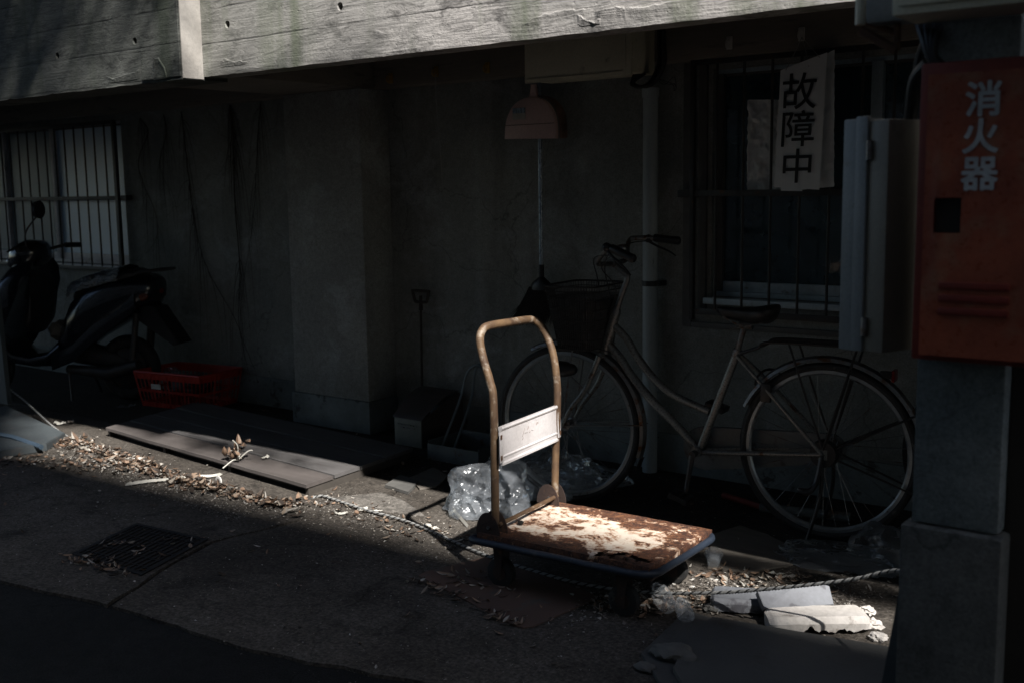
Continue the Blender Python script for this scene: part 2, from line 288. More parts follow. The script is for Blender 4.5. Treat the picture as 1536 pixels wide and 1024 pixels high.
MT['apron'] = ground_mat('worn_concrete_ground', (.105, .092, .078), (.056, .048, .040), (.022, .019, .016), 75, 1.)
MT['asphalt'] = ground_mat('dark_asphalt', (.016, .0155, .015), (.011, .0105, .010), (.008, .008, .008), 160, 1.)
MT['dusty'] = ground_mat('dusty_light_concrete', (.19, .175, .155), (.13, .118, .105), (.06, .053, .046), 90, 1.)
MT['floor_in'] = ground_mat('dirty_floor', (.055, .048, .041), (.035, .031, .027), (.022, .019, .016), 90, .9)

# leaf litter: colour per leaf
mt, nt, p = newmat('dry_leaves'); MT['leaf'] = mt
ge = _n(nt, 'ShaderNodeNewGeometry')
c = ramp(nt, ge.outputs['Random Per Island'], [(0., (.03, .021, .015)), (.3, (.075, .05, .034)), (.5, (.18, .11, .07)), (.66, (.30, .20, .135)), (.82, (.24, .20, .155)), (.94, (.46, .43, .38))])
c = mix(nt, .5, c, ramp(nt, noise(nt, mapping(nt), 70), [(.35, .5), (.65, 1.)]), 'MULTIPLY')
nt.links.new(c, p.inputs['Base Color']); p.inputs['Roughness'].default_value = .7
mt, nt, p = newmat('gravel_bits'); MT['bits'] = mt
ge = _n(nt, 'ShaderNodeNewGeometry')
nt.links.new(ramp(nt, ge.outputs['Random Per Island'], [(0., (.05, .045, .04)), (.6, (.17, .15, .13)), (.85, (.3, .27, .23)), (1., (.5, .48, .44))]), p.inputs['Base Color'])
mt, nt, p = newmat('green_leaves'); MT['green'] = mt
p.inputs['Base Color'].default_value = (.06, .09, .03, 1); p.inputs['Roughness'].default_value = .6

# rusty white deck of the trolley
mt, nt, p = newmat('rust_eaten_deck'); MT['deck'] = mt; L = nt.links
pos = mapping(nt)
nz = noise(nt, mapping(nt, (6.5, 8.5, 8)), 1., 6, .74, .4); fine = noise(nt, pos, 60, 9, .72)
sepd = _n(nt, 'ShaderNodeSeparateXYZ'); L.new(pos, sepd.inputs[0])
ab = _n(nt, 'ShaderNodeMath', operation='ABSOLUTE'); L.new(sepd.outputs[1], ab.inputs[0])
e1 = ramp(nt, ab.outputs[0], [(.11, 0.), (.235, .16)]); 
ax = _n(nt, 'ShaderNodeMath', operation='ADD'); L.new(sepd.outputs[0], ax.inputs[0]); ax.inputs[1].default_value = .0
e2 = ramp(nt, ax.outputs[0], [(.16, 0.), (.33, .14)])
s1 = _n(nt, 'ShaderNodeMath', operation='ADD'); L.new(nz, s1.inputs[0]); L.new(e1, s1.inputs[1])
s2 = _n(nt, 'ShaderNodeMath', operation='ADD'); L.new(s1.outputs[0], s2.inputs[0]); L.new(e2, s2.inputs[1])
s25 = _n(nt, 'ShaderNodeMath', operation='MULTIPLY_ADD'); L.new(noise(nt, pos, 21, 5, .7), s25.inputs[0]); s25.inputs[1].default_value = .42; L.new(s2.outputs[0], s25.inputs[2])
s3 = _n(nt, 'ShaderNodeMath', operation='MULTIPLY_ADD'); L.new(fine, s3.inputs[0]); s3.inputs[1].default_value = .30; L.new(s25.outputs[0], s3.inputs[2])
paint = mix(nt, noise(nt, pos, 9), (.80, .71, .60), (.64, .54, .43))
rustc = ramp(nt, noise(nt, pos, 22, 8, .7), [(.3, (.03, .014, .010)), (.5, (.10, .040, .022)), (.7, (.21, .09, .04))])
rustc = mix(nt, ramp(nt, noise(nt, pos, 75, 5, .75), [(.40, .85), (.52, 0.)]), rustc, (.022, .012, .01))
rustc = mix(nt, ramp(nt, noise(nt, mapping(nt, (1, 1, 1), (3, 1, 0)), 130, 4, .7), [(.60, 0.), (.68, .7)]), rustc, (.42, .26, .16))
halo = mix(nt, ramp(nt, s3.outputs[0], [(.81, 0.), (.91, 1.)]), paint, (.42, .20, .095))
col = mix(nt, ramp(nt, s3.outputs[0], [(.89, 0.), (.925, 1.)]), halo, rustc)
L.new(col, p.inputs['Base Color']); p.inputs['Roughness'].default_value = .72
bump(nt, p, mix(nt, .5, fine, ramp(nt, s3.outputs[0], [(.87, 1.), (.91, .2)])), .8, .006)

# ------------------------------------------------------------------ mesh helpers
LOC = {}
class MB:
    def __init__(s, T=None): s.bm = bmesh.new(); s.T = T; s.mi = 0
    def v(s, p):
        p = V(p); return s.bm.verts.new(s.T(p) if s.T else p)
    def f(s, vs):
        try: fc = s.bm.faces.new(vs); fc.material_index = s.mi; return fc
        except ValueError: return None
    def box(s, x0, x1, y0, y1, z0, z1, bev=0, mat=None):
        c = [(x0, y0, z0), (x1, y0, z0), (x1, y1, z0), (x0, y1, z0), (x0, y0, z1), (x1, y0, z1), (x1, y1, z1), (x0, y1, z1)]
        if mat: c = [mat @ V(q) for q in c]
        vs = [s.v(q) for q in c]
        fs = [s.f([vs[i] for i in q]) for q in ((0, 3, 2, 1), (4, 5, 6, 7), (0, 1, 5, 4), (1, 2, 6, 5), (2, 3, 7, 6), (3, 0, 4, 7))]
        if bev:
            es = list({e for f_ in fs for e in f_.edges})
            bmesh.ops.bevel(s.bm, geom=es, offset=bev, segments=2, affect='EDGES', profile=.6)
        return s
    def prism(s, pts, d, bev=0):
        """pts: planar polygon (3d); d: extrusion vector"""
        d = V(d); a = [s.v(q) for q in pts]; b = [s.v(V(q)+d) for q in pts]; n = len(pts)
        fs = [s.f(a[::-1]), s.f(b)] + [s.f([a[i], a[(i+1) % n], b[(i+1) % n], b[i]]) for i in range(n)]
        fs = [q for q in fs if q]
        if bev:
            es = list({e for q in fs[:2] for e in q.edges}); bmesh.ops.bevel(s.bm, geom=es, offset=bev, segments=2, affect='EDGES')
        return s
    def tube(s, pts, r, n=8, closed=False, cap=True, flat=1.0, up=None):
        pts = [V(p) for p in pts]; N = len(pts); rs = r if isinstance(r, (list, tuple)) else [r]*N
        rings = []; prev = None
        for i in range(N):
            a = pts[(i-1) % N] if (closed or i > 0) else pts[i]; b = pts[(i+1) % N] if (closed or i < N-1) else pts[i]
            t = (b-a); t = t.normalized() if t.length > 1e-9 else V((0, 0, 1))
            if prev is None:
                u = V(up) if up is not None else (V((0, 0, 1)) if abs(t.z) < .9 else V((1, 0, 0)))
            else: u = prev
            u = (u-t*u.dot(t)); u = u.normalized() if u.length > 1e-6 else t.orthogonal().normalized()
            prev = u; w_ = t.cross(u)
            rings.append([s.v(pts[i]+(u*math.cos(k*2*math.pi/n)*rs[i]+w_*math.sin(k*2*math.pi/n)*rs[i]*flat)) for k in range(n)])
        for i in range(N if closed else N-1):
            A, B = rings[i], rings[(i+1) % N]
            for k in range(n): s.f([A[k], A[(k+1) % n], B[(k+1) % n], B[k]])
        if cap and not closed: s.f(rings[0][::-1]); s.f(rings[-1])
        return s
    def loft(s, rings, cap=True, close=False):
        rr = [[s.v(p) for p in r] for r in rings]
        for A, B in zip(rr, rr[1:]+([rr[0]] if close else [])):
            n = len(A)
            for k in range(n): s.f([A[k], A[(k+1) % n], B[(k+1) % n], B[k]])
        if cap and not close: s.f(rr[0][::-1]); s.f(rr[-1])
        return s
    def cyl(s, a, b, r0, r1=None, n=16): return s.tube([a, b], [r0, r1 if r1 is not None else r0], n)
    def grid(s, fn, nu, nv):
        g = [[s.v(fn(i/nu, j/nv)) for j in range(nv+1)] for i in range(nu+1)]
        for i in range(nu):
            for j in range(nv): s.f([g[i][j], g[i+1][j], g[i+1][j+1], g[i][j+1]])
        return s
    def blob(s, c, r, sub=2, amp=.2, fr=3, sq=(1, 1, 1), seed=0):
        res = bmesh.ops.create_icosphere(s.bm, subdivisions=sub, radius=1)
        for v_ in res['verts']:
            d = v_.co.normalized(); k = 1+amp*mnoise.noise(d*fr+V((seed, seed*2, 0)))+amp*.5*mnoise.noise(d*fr*2.3+V((seed, 0, 5)))
            q = V(c)+V((d.x*sq[0], d.y*sq[1], d.z*sq[2]))*r*k
            v_.co = s.T(q) if s.T else q
        return s
    def build(s, name, mat, parent=None, loc=None, ang=35, smooth=True, fix=True):
        bm = s.bm
        if fix: bmesh.ops.recalc_face_normals(bm, faces=bm.faces)
        if parent is None and loc is None:
            xs = [v_.co for v_ in bm.verts]
            mn = V((min(q.x for q in xs), min(q.y for q in xs), min(q.z for q in xs))); mx = V((max(q.x for q in xs), max(q.y for q in xs), 0))
            loc = V(((mn.x+mx.x)/2, (mn.y+mx.y)/2, mn.z))
        base = LOC[parent.name] if parent else V(loc)
        bmesh.ops.translate(bm, verts=bm.verts, vec=-base)
        me = bpy.data.meshes.new(name); bm.to_mesh(me); bm.free()
        if smooth and len(me.polygons):
            me.polygons.foreach_set('use_smooth', [True]*len(me.polygons)); me.set_sharp_from_angle(angle=R(ang))
        for q in (mat if isinstance(mat, list) else [mat]): me.materials.append(MT[q])
        o = bpy.data.objects.new(name, me); COL.objects.link(o)
        if parent: o.parent = parent
        else: o.location = base
        LOC[o.name] = base
        return o
def tag(o, label=None, cat=None, group=None, kind=None):
    for k, v_ in (('label', label), ('category', cat), ('group', group), ('kind', kind)):
        if v_: o[k] = v_
    return o
def thing(name, loc, label, cat, group=None):
    o = bpy.data.objects.new(name, None); COL.objects.link(o); o.location = V(loc); o.empty_display_size = .1
    LOC[o.name] = V(loc); return tag(o, label, cat, group)
def copy_tree(o, parent=None):
    c = o.copy(); COL.objects.link(c); LOC[c.name] = LOC[o.name]
    if parent: c.parent = parent
    for ch in list(o.children): copy_tree(ch, c)
    return c
def spline(pts, per=8, closed=False):
    pts = [V(p) for p in pts]; n = len(pts); out = []
    for i in range(n if closed else n-1):
        if closed: p0, p1, p2, p3 = pts[(i-1) % n], pts[i], pts[(i+1) % n], pts[(i+2) % n]
        else: p0, p1, p2, p3 = pts[max(i-1, 0)], pts[i], pts[i+1], pts[min(i+2, n-1)]
        for k in range(per):
            t = k/per
            out.append(.5*((2*p1)+(p2-p0)*t+(2*p0-5*p1+4*p2-p3)*t*t+(3*p1-p0-3*p2+p3)*t**3))
    if not closed: out.append(pts[-1])
    return out
def circ(fn, c, r, n): return [fn(c[0]+r*math.cos(2*math.pi*k/n), c[1]+r*math.sin(2*math.pi*k/n)) for k in range(n)]
def rotz(a, c): return Matrix.Translation(V(c)) @ Matrix.Rotation(a, 4, 'Z')
def glyph(mb, ch, size, origin, ux, uz, bold=0., depth=.0004):
    """text drawn with the built-in font as mesh faces; origin is the centre of the glyph"""
    cu = bpy.data.curves.new('glyph', 'FONT'); cu.body = ch; cu.size = size
    o = bpy.data.objects.new('glyph', cu); COL.objects.link(o)
    me = o.to_mesh(); ux = V(ux).normalized(); uz = V(uz).normalized(); n = ux.cross(uz)
    xs = [q.co.x for q in me.vertices]; ys = [q.co.y for q in me.vertices]; cx = (min(xs)+max(xs))/2; cy = (min(ys)+max(ys))/2
    sh = [(0, 0)]+([(bold*math.cos(a), bold*math.sin(a)) for a in [k*math.pi/4 for k in range(8)]] if bold else [])
    for li, (dx, dy) in enumerate(sh):
        vs = [mb.v(V(origin)+ux*(q.co.x-cx+dx)+uz*(q.co.y-cy+dy)+n*(.00006*li)) for q in me.vertices]
        for pl in me.polygons: mb.f([vs[i] for i in pl.vertices])
    o.to_mesh_clear(); bpy.data.objects.remove(o); bpy.data.curves.remove(cu)

# ================================================================== SETTING
def sheet(name, pts, mat, z, sub=0):
    mb = MB(); mb.f([mb.v((x, y, z)) for x, y in pts])
    return tag(mb.build(name, mat, loc=(0, 0, 0)), kind='structure')
sheet('ground', [(-70, -70), (70, -70), (70, 70), (-70, 70)], 'asphalt', -.012)
# worn concrete apron slabs (slightly raised, ragged road-side edge)
def slab_obj(name, outline, mat, top, seed=0, step=.05, amp=.012, thick=.03):
    """outline polygon (x,y); every edge is resampled and jittered"""
    pts = []
    n = len(outline)
    for i in range(n):
        a, b = V((*outline[i], 0)), V((*outline[(i+1) % n], 0)); k = max(1, int((b-a).length/step)); k = min(k, 120)
        for j in range(k):
            q = a.lerp(b, j/k); pts.append(V((q.x+amp*mnoise.noise(q*9+V((seed, 0, 0))), q.y+amp*mnoise.noise(q*9+V((0, seed, 3))), top)))
    mb = MB(); mb.prism([p-V((0, 0, thick)) for p in pts], (0, 0, thick))
    return tag(mb.build(name, mat, loc=(0, 0, 0), smooth=False), kind='structure')
j1 = [(-3.28, 2.0), (-3.45, 2.35), (-3.55, 2.62), (-3.456, 3.158), (-3.40, 3.45), (-3.465, 3.66)]
gap = .012
slab_obj('concrete_apron', [(x-gap, y) for x, y in j1]+[(-3.47, 3.72), (-14, 3.72), (-14, 1.6), (-3.84, 1.9)], 'apron', 0., 1)
slab_obj('concrete_apron', [(x+gap, y) for x, y in reversed(j1)]+[(-2.82, 2.03), (-2.58, 2.04), (-1.98, 2.19), (-.9, 2.3), (8, 2.2), (8, 3.72), (-3.44, 3.72)], 'apron', 0., 2)
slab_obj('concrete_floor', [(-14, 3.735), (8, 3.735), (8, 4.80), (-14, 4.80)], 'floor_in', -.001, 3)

# ================================================================== BUILDING
B = thing('concrete_building', (-4, 4.7, 0), 'grey rendered building with board marked concrete balcony parapet, pillar and barred windows', 'building')
YW = 4.62
mb = MB()
LX0, LX1, RX0, RX1, ZB, ZT = -9.4, -7.03, -2.38, -.75, .865, 1.90
for x0, x1, z0, z1 in ((-14, LX0, 0, 2.12), (LX0, LX1, 0, ZB), (LX0, LX1, ZT, 2.12), (LX1, RX0, 0, 2.12), (RX0, RX1, 0, ZB), (RX0, RX1, ZT, 2.12), (RX1, 8, 0, 2.12)):
    mb.box(x0, x1, YW, YW+.18, z0, z1)
bmesh.ops.remove_doubles(mb.bm, verts=mb.bm.verts, dist=.0001)
wall = mb.build('wall', 'render_wall', B, smooth=False)
mb = MB()
for x0, x1 in ((-14, -5.052), (-4.396, 8)):
    mb.box(x0, x1, YW-.012, YW-.001, 0, .19, .004)
mb.build('plinth', 'plinth', wall)
mb = MB(); mb.box(-5.035, -4.412, 4.388, YW-.001, .187, 1.935, .006); P = mb.build('pillar', 'pillar', B)
mb = MB(); mb.box(-5.050, -4.398, 4.373, YW-.001, 0, .187, .006); mb.build('plinth', 'plinth', P)
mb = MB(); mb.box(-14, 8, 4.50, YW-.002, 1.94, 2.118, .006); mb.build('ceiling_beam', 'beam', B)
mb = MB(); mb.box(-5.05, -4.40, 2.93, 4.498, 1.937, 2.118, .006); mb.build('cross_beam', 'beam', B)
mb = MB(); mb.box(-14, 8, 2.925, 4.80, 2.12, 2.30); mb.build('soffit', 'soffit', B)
mb = MB(); mb.box(-14, 8, 4.35, 4.80, 2.302, 24.0); mb.build('upper_wall', 'wall_up', B)  # unseen; raised and darkened to cut sky light on the ground
# dark room behind the windows
mb = MB()
mb.box(-14, 8, 6.2, 6.3, -.1, 2.3); mb.box(-14, 8, 4.81, 6.2, -.1, 0); mb.box(-14, 8, 4.81, 6.2, 2.3, 2.4)
mb.build('room_lining', 'interior', B)
# parapets: jittered lower arris, real tie holes
def parapet(name, mat, x0, x1, y0, y1, z0, z1, holes, seed):
    mb = MB(); n = int((x1-x0)/.03) ; n = min(n, 420)
    def zz(x): return z0+.004*mnoise.noise(V((x*9, seed, 0)))+.005*max(0, mnoise.noise(V((x*3, seed, 4)))) + (.014*max(0, mnoise.noise(V((x*17, seed, 9)))-.25))
    xs = [x0+(x1-x0)*i/n for i in range(n+1)]
    rings = [[(x, y0+.004*mnoise.noise(V((x*4, 3, seed)))*(1 if 0 < i < n else 0)+.001, zz(x)), (x, y0, zz(x)+.012), (x, y0, z1), (x, y1, z1), (x, y1, z0+.004)] for i, x in enumerate(xs)]
    mb.loft(rings)
    o = mb.build(name, mat, B, smooth=False)
    for (hx, hz) in holes:
        c = MB(); c.cyl((hx, y0-.03, hz), (hx, y0+.028, hz), .0155, .0135, 20)
        co = c.build('hole_cutter', mat, B)
        md = o.modifiers.new('hole', 'BOOLEAN'); md.object = co; md.operation = 'DIFFERENCE'; md.solver = 'EXACT'
        dg = bpy.context.evaluated_depsgraph_get(); me = bpy.data.meshes.new_from_object(o.evaluated_get(dg))
        o.modifiers.clear(); o.data = me; bpy.data.objects.remove(co)
    return o
YP, YL = 2.80, 2.70
XE = W(305, 116, YP).x
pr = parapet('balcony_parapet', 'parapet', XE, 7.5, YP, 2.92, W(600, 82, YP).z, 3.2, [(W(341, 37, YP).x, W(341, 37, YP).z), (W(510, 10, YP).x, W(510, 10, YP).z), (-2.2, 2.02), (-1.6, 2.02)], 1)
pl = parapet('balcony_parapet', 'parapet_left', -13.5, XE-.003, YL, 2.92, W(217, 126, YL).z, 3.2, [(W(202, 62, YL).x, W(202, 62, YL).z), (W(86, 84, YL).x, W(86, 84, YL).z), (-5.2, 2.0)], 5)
pl['label'] = 'mossy parapet standing slightly forward, darkened in colour for shade'
ZP, ZL = W(600, 82, YP).z, W(217, 126, YL).z
mb = MB(); mb.box(XE-.0028, XE+.002, YL+.003, YP+.002, ZL+.006, 3.2, .001); mb.build('parapet_end', 'parapet_end', pl)
def lip(px, y, t, par, mat, z_lo, seed, amp=.006, k=6):
    """lower concrete skin standing proud along a jagged crack"""
    P_ = [W(a, b, y) for a, b in px]; top = []
    for i in range(len(P_)-1):
        for j in range(k): top.append(P_[i].lerp(P_[i+1], j/k))
    top.append(P_[-1]); n = len(top)
    mb = MB(); rings = []
    for i, q in enumerate(top):
        e = min(1, i/4, (n-1-i)/4)
        z = q.z+amp*mnoise.noise(V((q.x*50, seed, 0)))+amp*.6*mnoise.noise(V((q.x*140, seed, 3)))
        zl = max(z_lo(q.x, i/(n-1)), ZL+.004) if callable(z_lo) else z_lo; tt = .0004+t*e
        rings.append([(q.x, y-.0002, z), (q.x, y-tt*.8, z-.0005), (q.x, y-tt, z-.004), (q.x, y-tt*.35, max(zl, z-.03) if zl < z-.006 else z-.006), (q.x, y-.0002, min(zl, z-.0065))])
    mb.loft(rings); o = mb.build('spalled_skin', mat, par, smooth=False); return o
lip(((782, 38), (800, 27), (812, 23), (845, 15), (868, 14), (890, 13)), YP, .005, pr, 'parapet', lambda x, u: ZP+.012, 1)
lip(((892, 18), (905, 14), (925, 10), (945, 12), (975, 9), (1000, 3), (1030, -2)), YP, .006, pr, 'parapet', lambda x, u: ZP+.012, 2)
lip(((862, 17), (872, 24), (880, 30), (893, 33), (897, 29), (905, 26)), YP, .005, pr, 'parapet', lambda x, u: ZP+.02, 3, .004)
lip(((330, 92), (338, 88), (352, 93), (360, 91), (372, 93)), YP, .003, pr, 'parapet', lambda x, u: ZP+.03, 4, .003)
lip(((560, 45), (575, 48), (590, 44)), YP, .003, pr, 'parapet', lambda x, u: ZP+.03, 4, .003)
lip(((229, 100), (233, 88), (238, 87), (244, 96), (248, 102), (250, 112)), YL-.004, .006, pl, 'parapet_left', lambda x, u: ZL+.01, 5, .004)
lip(((160, 115), (170, 118), (180, 115), (195, 110), (205, 108), (214, 98)), YL, .005, pl, 'parapet_left', lambda x, u: ZL+.02, 6, .004)
q0 = W(211, 60, YL)
mb = MB(); mb.box(q0.x, XE-.006, YL-.004, YL-.0005, ZL+.014, 3.2); mb.build('formwork_panel', 'parapet_left', pl, smooth=False)

# ---- windows
def window(x0, x1, z0, z1, mull, panes, fm, label):
    yf = YW+.045; w_ = MB()
    w_.box(x0, x1, yf, yf+.07, z1-.018, z1, .002); w_.box(x0, x1, yf, yf+.07, z0, z0+.022, .002); w_.mi = 1
    for a, b in ((x0, x0+.03), (x1-.03, x1)):
        w_.box(a, b, yf+.001, yf+.069, z0+.0225, z1-.0185)
    fr = w_.build('window', [fm, 'trim'], B); fr['label'] = label
    s = MB(); s.box(x0-.02, x1+.02, YW-.045, yf-.002, z0-.03, z0-.002, .003); s.build('sill', fm, fr)
    for a, b in mull:
        s = MB(); s.box(a-.004, b+.004, yf-.012, yf+.045, z0+.023, z1-.019, .002); s.build('sash_stile', fm, fr)
    xs = [x0+.031]+[q for ab in mull for q in ab]+[x1-.031]
    for i in range(0, len(xs), 2):
        s = MB(); s.box(xs[i], xs[i+1], yf+.01, yf+.04, z0+.023, z0+.070, .002); s.build('sash_rail', fm, fr)
        s = MB(); s.box(xs[i], xs[i+1], yf+.012, yf+.04, z1-.030, z1-.0185, .002); s.build('sash_rail', 'trim', fr)
    for i, pm in zip(range(0, len(xs), 2), panes):
        s = MB(); s.box(xs[i], xs[i+1], yf+.022, yf+.027, z0+.071, z1-.031); s.build('pane', pm, fr)
    return fr
wl = window(LX0+.001, LX1-.001, ZB, ZT, [(-8.76, -8.73), (-8.03, -7.995)], ['frost_dim', 'frost_dim', 'frost'], 'white_frame', 'left barred window with pale frosted glass')
s = MB(); s.grid(lambda u, v_: V((-9.3+u*2.25, YW+.17+.012*math.sin(u*95), .87+v_*1.0)), 300, 1); s.build('curtain', 'curtain', wl)
wr = window(RX0+.001, RX1-.001, ZB, ZT, [(-1.66, -1.62)], ['glass', 'glass'], 'alu', 'right barred window with dark glass')
def grille(x0, x1, sp, first, z0, z1, rz, wide, br):
    g = MB(); y = YW-.055
    for z in (z1, rz, z0): g.box(x0, x1, y-.004, y+.002, z-.014, z+.014, .001)
    x = first
    while x < x1-.02: g.cyl((x, y+.0105, z0), (x, y+.0105, z1), .0065, n=8); x += sp
    g.box(x1-wide, x1, y-.012, y+.012, z0-.04, z1+.01, .002)
    g.box(x0, x0+wide, y-.012, y+.012, z0-.04, z1+.01, .002)
    for z in (rz,): 
        for xb in br: g.box(xb-.05, xb+.05, y+.002, YW-.001, z-.017, z+.017, .002)
    return g
g = grille(-9.38, -7.02, .131, -9.27, .84, 1.885, 1.352, .035, (-6.99,)).build('window_grille', 'bar', B); g['label'] = 'grille of the left window'
g = grille(-2.46, -.7, .133, -2.34+.003, .80, 1.93, 1.343, .02, (-2.48,)).build('window_grille', 'bar', B); g['label'] = 'grille of the right window'
s = MB()
for x0, x1, z0, z1 in ((-2.52, -2.475, .72, 1.935), (-2.474, -.7, .72, .745), (-2.44, -2.40, .80, 1.925)): s.box(x0, x1, YW-.02, YW-.001, z0, z1, .003)
s.build('window_surround', 'trim', B)

# ---- opposite building (behind the viewer): makes the alley, roof shaped to bound sunlight
O = thing('opposite_building', (0, -6, 0), 'tall plain apartment block on the other side of the alley, behind the viewer', 'building')
mb = MB(); mb.box(-16, 34, -17, -6.66, -.02, 20); ow = mb.build('wall', 'wall_far', O)
mb = MB(); mb.box(-16, 11.72, -17, -6.662, 20.002, 25); mb.build('light_stop_storey', 'wall_far', O)  # unseen taller storey added to end the sun band on the left
for k in range(6):
    for i in range(11):
        x = -14+i*4; z = 1+k*3.1
        mb = MB(); mb.box(x, x+1.8, -6.659, -6.64, z, z+1.3, .01); wo = mb.build('window', 'alu', O)
        mb = MB(); mb.box(x+.08, x+1.72, -6.6395, -6.635, z+.08, z+1.22); mb.build('pane', 'glass', wo)
O.rotation_euler.z = .038; O.location = (0, -6.54, 0)
# ---- street tree behind the viewer, dapples the left end of the parapet
T = thing('street_tree', (-.9, -1.7, 0), 'leafy street tree standing by the alley behind the viewer', 'tree')
CC = V((-.78, -.04, 8.0))
mb = MB(); mb.tube(spline([(-.9, -1.7, -.02), (-.95, -1.6, 2), (-.9, -1.3, 4.5), (-.8, -.7, 6.3)], 8), [.14-.1*i/24 for i in range(25)], 10)
tk = mb.build('trunk', 'bark', T)
mb = MB()
for k in range(9):
    a = random.random()*6.28; d = V((math.cos(a)*1.2, math.sin(a)*.5, random.uniform(-.5, .8))); st = V((-.8, -.7, 6.28))
    mb.tube(spline([st, st.lerp(CC+d, .5)+V((0, 0, .15)), CC+d], 4), [.022-.0022*i for i in range(9)], 6)
mb.build('limb', 'bark', T)
mb = MB()
def leafquad(mb, c, L_, wd, n=None):
    a = V((random.gauss(0, 1), random.gauss(0, 1), random.gauss(0, .6))).normalized(); b = a.orthogonal().normalized(); b.rotate(Matrix.Rotation(random.random()*6.28, 3, a))
    mb.f([mb.v(c-a*L_), mb.v(c+b*wd), mb.v(c+a*L_), mb.v(c-b*wd)])
for k in range(3600):
    d = V((random.gauss(0, 1), random.gauss(0, 1), random.gauss(0, 1))).normalized()*(random.random()**.45)
    leafquad(mb, CC+V((d.x*2.4, d.y*.52, d.z*.3)), .055, .026)
for cx, cy, rx, ry, n_ in ((2.2, -.33, .9, .10, 160), (6.1, -.33, 2.0, .09, 1500)):  # loose leaf clumps added out of view to dim the sun band's far edge
    for k in range(n_):
        d = V((random.gauss(0, 1), random.gauss(0, 1), random.gauss(0, 1))).normalized()*(random.random()**.5)
        leafquad(mb, V((cx+d.x*rx, cy+d.y*ry, 8.0+d.z*.22)), .055, .026)
mb.build('crown_and_shade_clumps', 'green', T, smooth=False, fix=False)

# ================================================================== WALL FITTINGS
# distribution box on the beam
D = thing('distribution_box', (-3.0, 4.3, 1.9), 'cream metal distribution box fixed under the balcony above the pink dustpan', 'electrical box')
x0 = W(791, 126, 4.30).x; x1 = W(948, 117, 4.30).x; zb = W(791, 126, 4.30).z
mb = MB(); mb.box(x0, x1, 4.30, 4.499, zb+.012, 2.115, .004); mb.build('body', 'box_cream', D)
mb = MB(); mb.box(x0-.004, x1+.004, 4.286, 4.2985, zb, 2.10, .003); dd = mb.build('door', 'box_cream', D)
mb = MB(); mb.box(x1-.035, x1-.022, 4.280, 4.2855, zb+.03, 2.09, .002); mb.box(x0+.01, x1-.04, 4.282, 4.2855, zb+.012, zb+.018, .001); mb.build('door_rib', 'box_cream', dd)
mb = MB(); mb.cyl((x1+.012, 4.295, zb+.07), (x1+.012, 4.295, zb+.13), .007, n=10); mb.box(x1+.004, x1+.01, 4.28, 4.31, zb+.07, zb+.13); mb.build('hinge', 'box_cream', D)
# cable bundle beside it
mb = MB()
for k in range(7):
    o = V((random.uniform(-.02, .02), random.uniform(-.02, .02), 0))
    a = W(990, 60, 4.42)+o; 
    mb.tube(spline([V((a.x, a.y, 2.118)), a, W(990, 95, 4.42)+o*1.2, W(978, 122, 4.40)+o, W(962, 131, 4.38)+o, W(948, 126, 4.38)+o*.5, V((x1-.05+.01*k, 4.40, zb+.013))], 6), .0065, 7)
for k in range(3):
    a = W(985, 118, 4.42); mb.tube(spline([a, a+V((.04+.02*k, 0, -.03)), a+V((.09, 0, .0-.03*k)), a+V((.10, 0, -.05))], 5), .0016, 5)
tag(mb.build('cable_bundle', 'cable'), 'black cable bundle looping under the right end of the cream box', 'cable')
# drain pipe
pc = W(976, 140, 4.56); 
Pp = thing('drain_pipe', (pc.x, 4.56, 0), 'grey drain pipe running down the wall behind the bicycle handlebar', 'pipe')
mb = MB(); mb.tube([(pc.x, 4.56, 0.0), (pc.x, 4.56, 1.82)], .036, 20); mb.build('tube', 'pipe', Pp)
mb = MB(); mb.tube([(pc.x, 4.56, 1.79), (pc.x, 4.56, 1.832)], .041, 20); mb.build('collar', 'pipe', Pp)
zc = W(978, 425, 4.56).z
mb = MB(); mb.tube([(pc.x, 4.56, zc-.013), (pc.x, 4.56, zc+.013)], .0385, 20); mb.box(pc.x+.03, pc.x+.055, 4.55, 4.619, zc-.012, zc+.012); mb.build('clamp', 'bar', Pp)
# hooks (insulator knobs) on the beam
def hook(px, py, mat, label, grp, sz=1.0):
    q = W(px, py, 4.499)
    h = thing('wall_hook', (q.x, 4.499, q.z), label, 'hook', grp)
    mb = MB(); mb.box(q.x-.014*sz, q.x+.014*sz, 4.49, 4.4985, q.z-.028*sz, q.z+.028*sz, .003); mb.build('back_plate', mat, h)
    mb = MB(); mb.tube(spline([(q.x, 4.492, q.z+.012*sz), (q.x, 4.468, q.z+.008*sz), (q.x, 4.462, q.z-.012*sz), (q.x, 4.474, q.z-.022*sz), (q.x, 4.482, q.z-.012*sz)], 4), .0045*sz, 7); mb.build('hook_arm', mat, h)
    return h
gh = 'hooks along the ceiling beam'
hook(587, 118, 'hook_yellow', 'yellow hook on the beam nearest the concrete pillar', gh)
hook(655, 108, 'hook_yellow', 'yellow hook on the beam with a thin string hanging from it', gh)
hook(732, 102, 'hook_yellow', 'yellow hook on the beam next to the cream box', gh)
hook(1095, 65, 'white_plastic', 'off-white hook on the beam above the left edge of the dark window', gh)
hook(1203, 52, 'white_plastic', 'off-white hook on the beam from which the paper sign hangs', gh)
a = W(655, 113, 4.47)
mb = MB(); mb.tube(spline([a, W(653, 120, 4.47), W(656, 180, 4.56), W(661, 235, 4.58), W(663, 270, 4.59), W(667, 308, 4.60)], 8), .0026, 6)
tag(mb.build('string', 'rope_light'), 'thin pale string hanging down the wall right of the pillar', 'string')

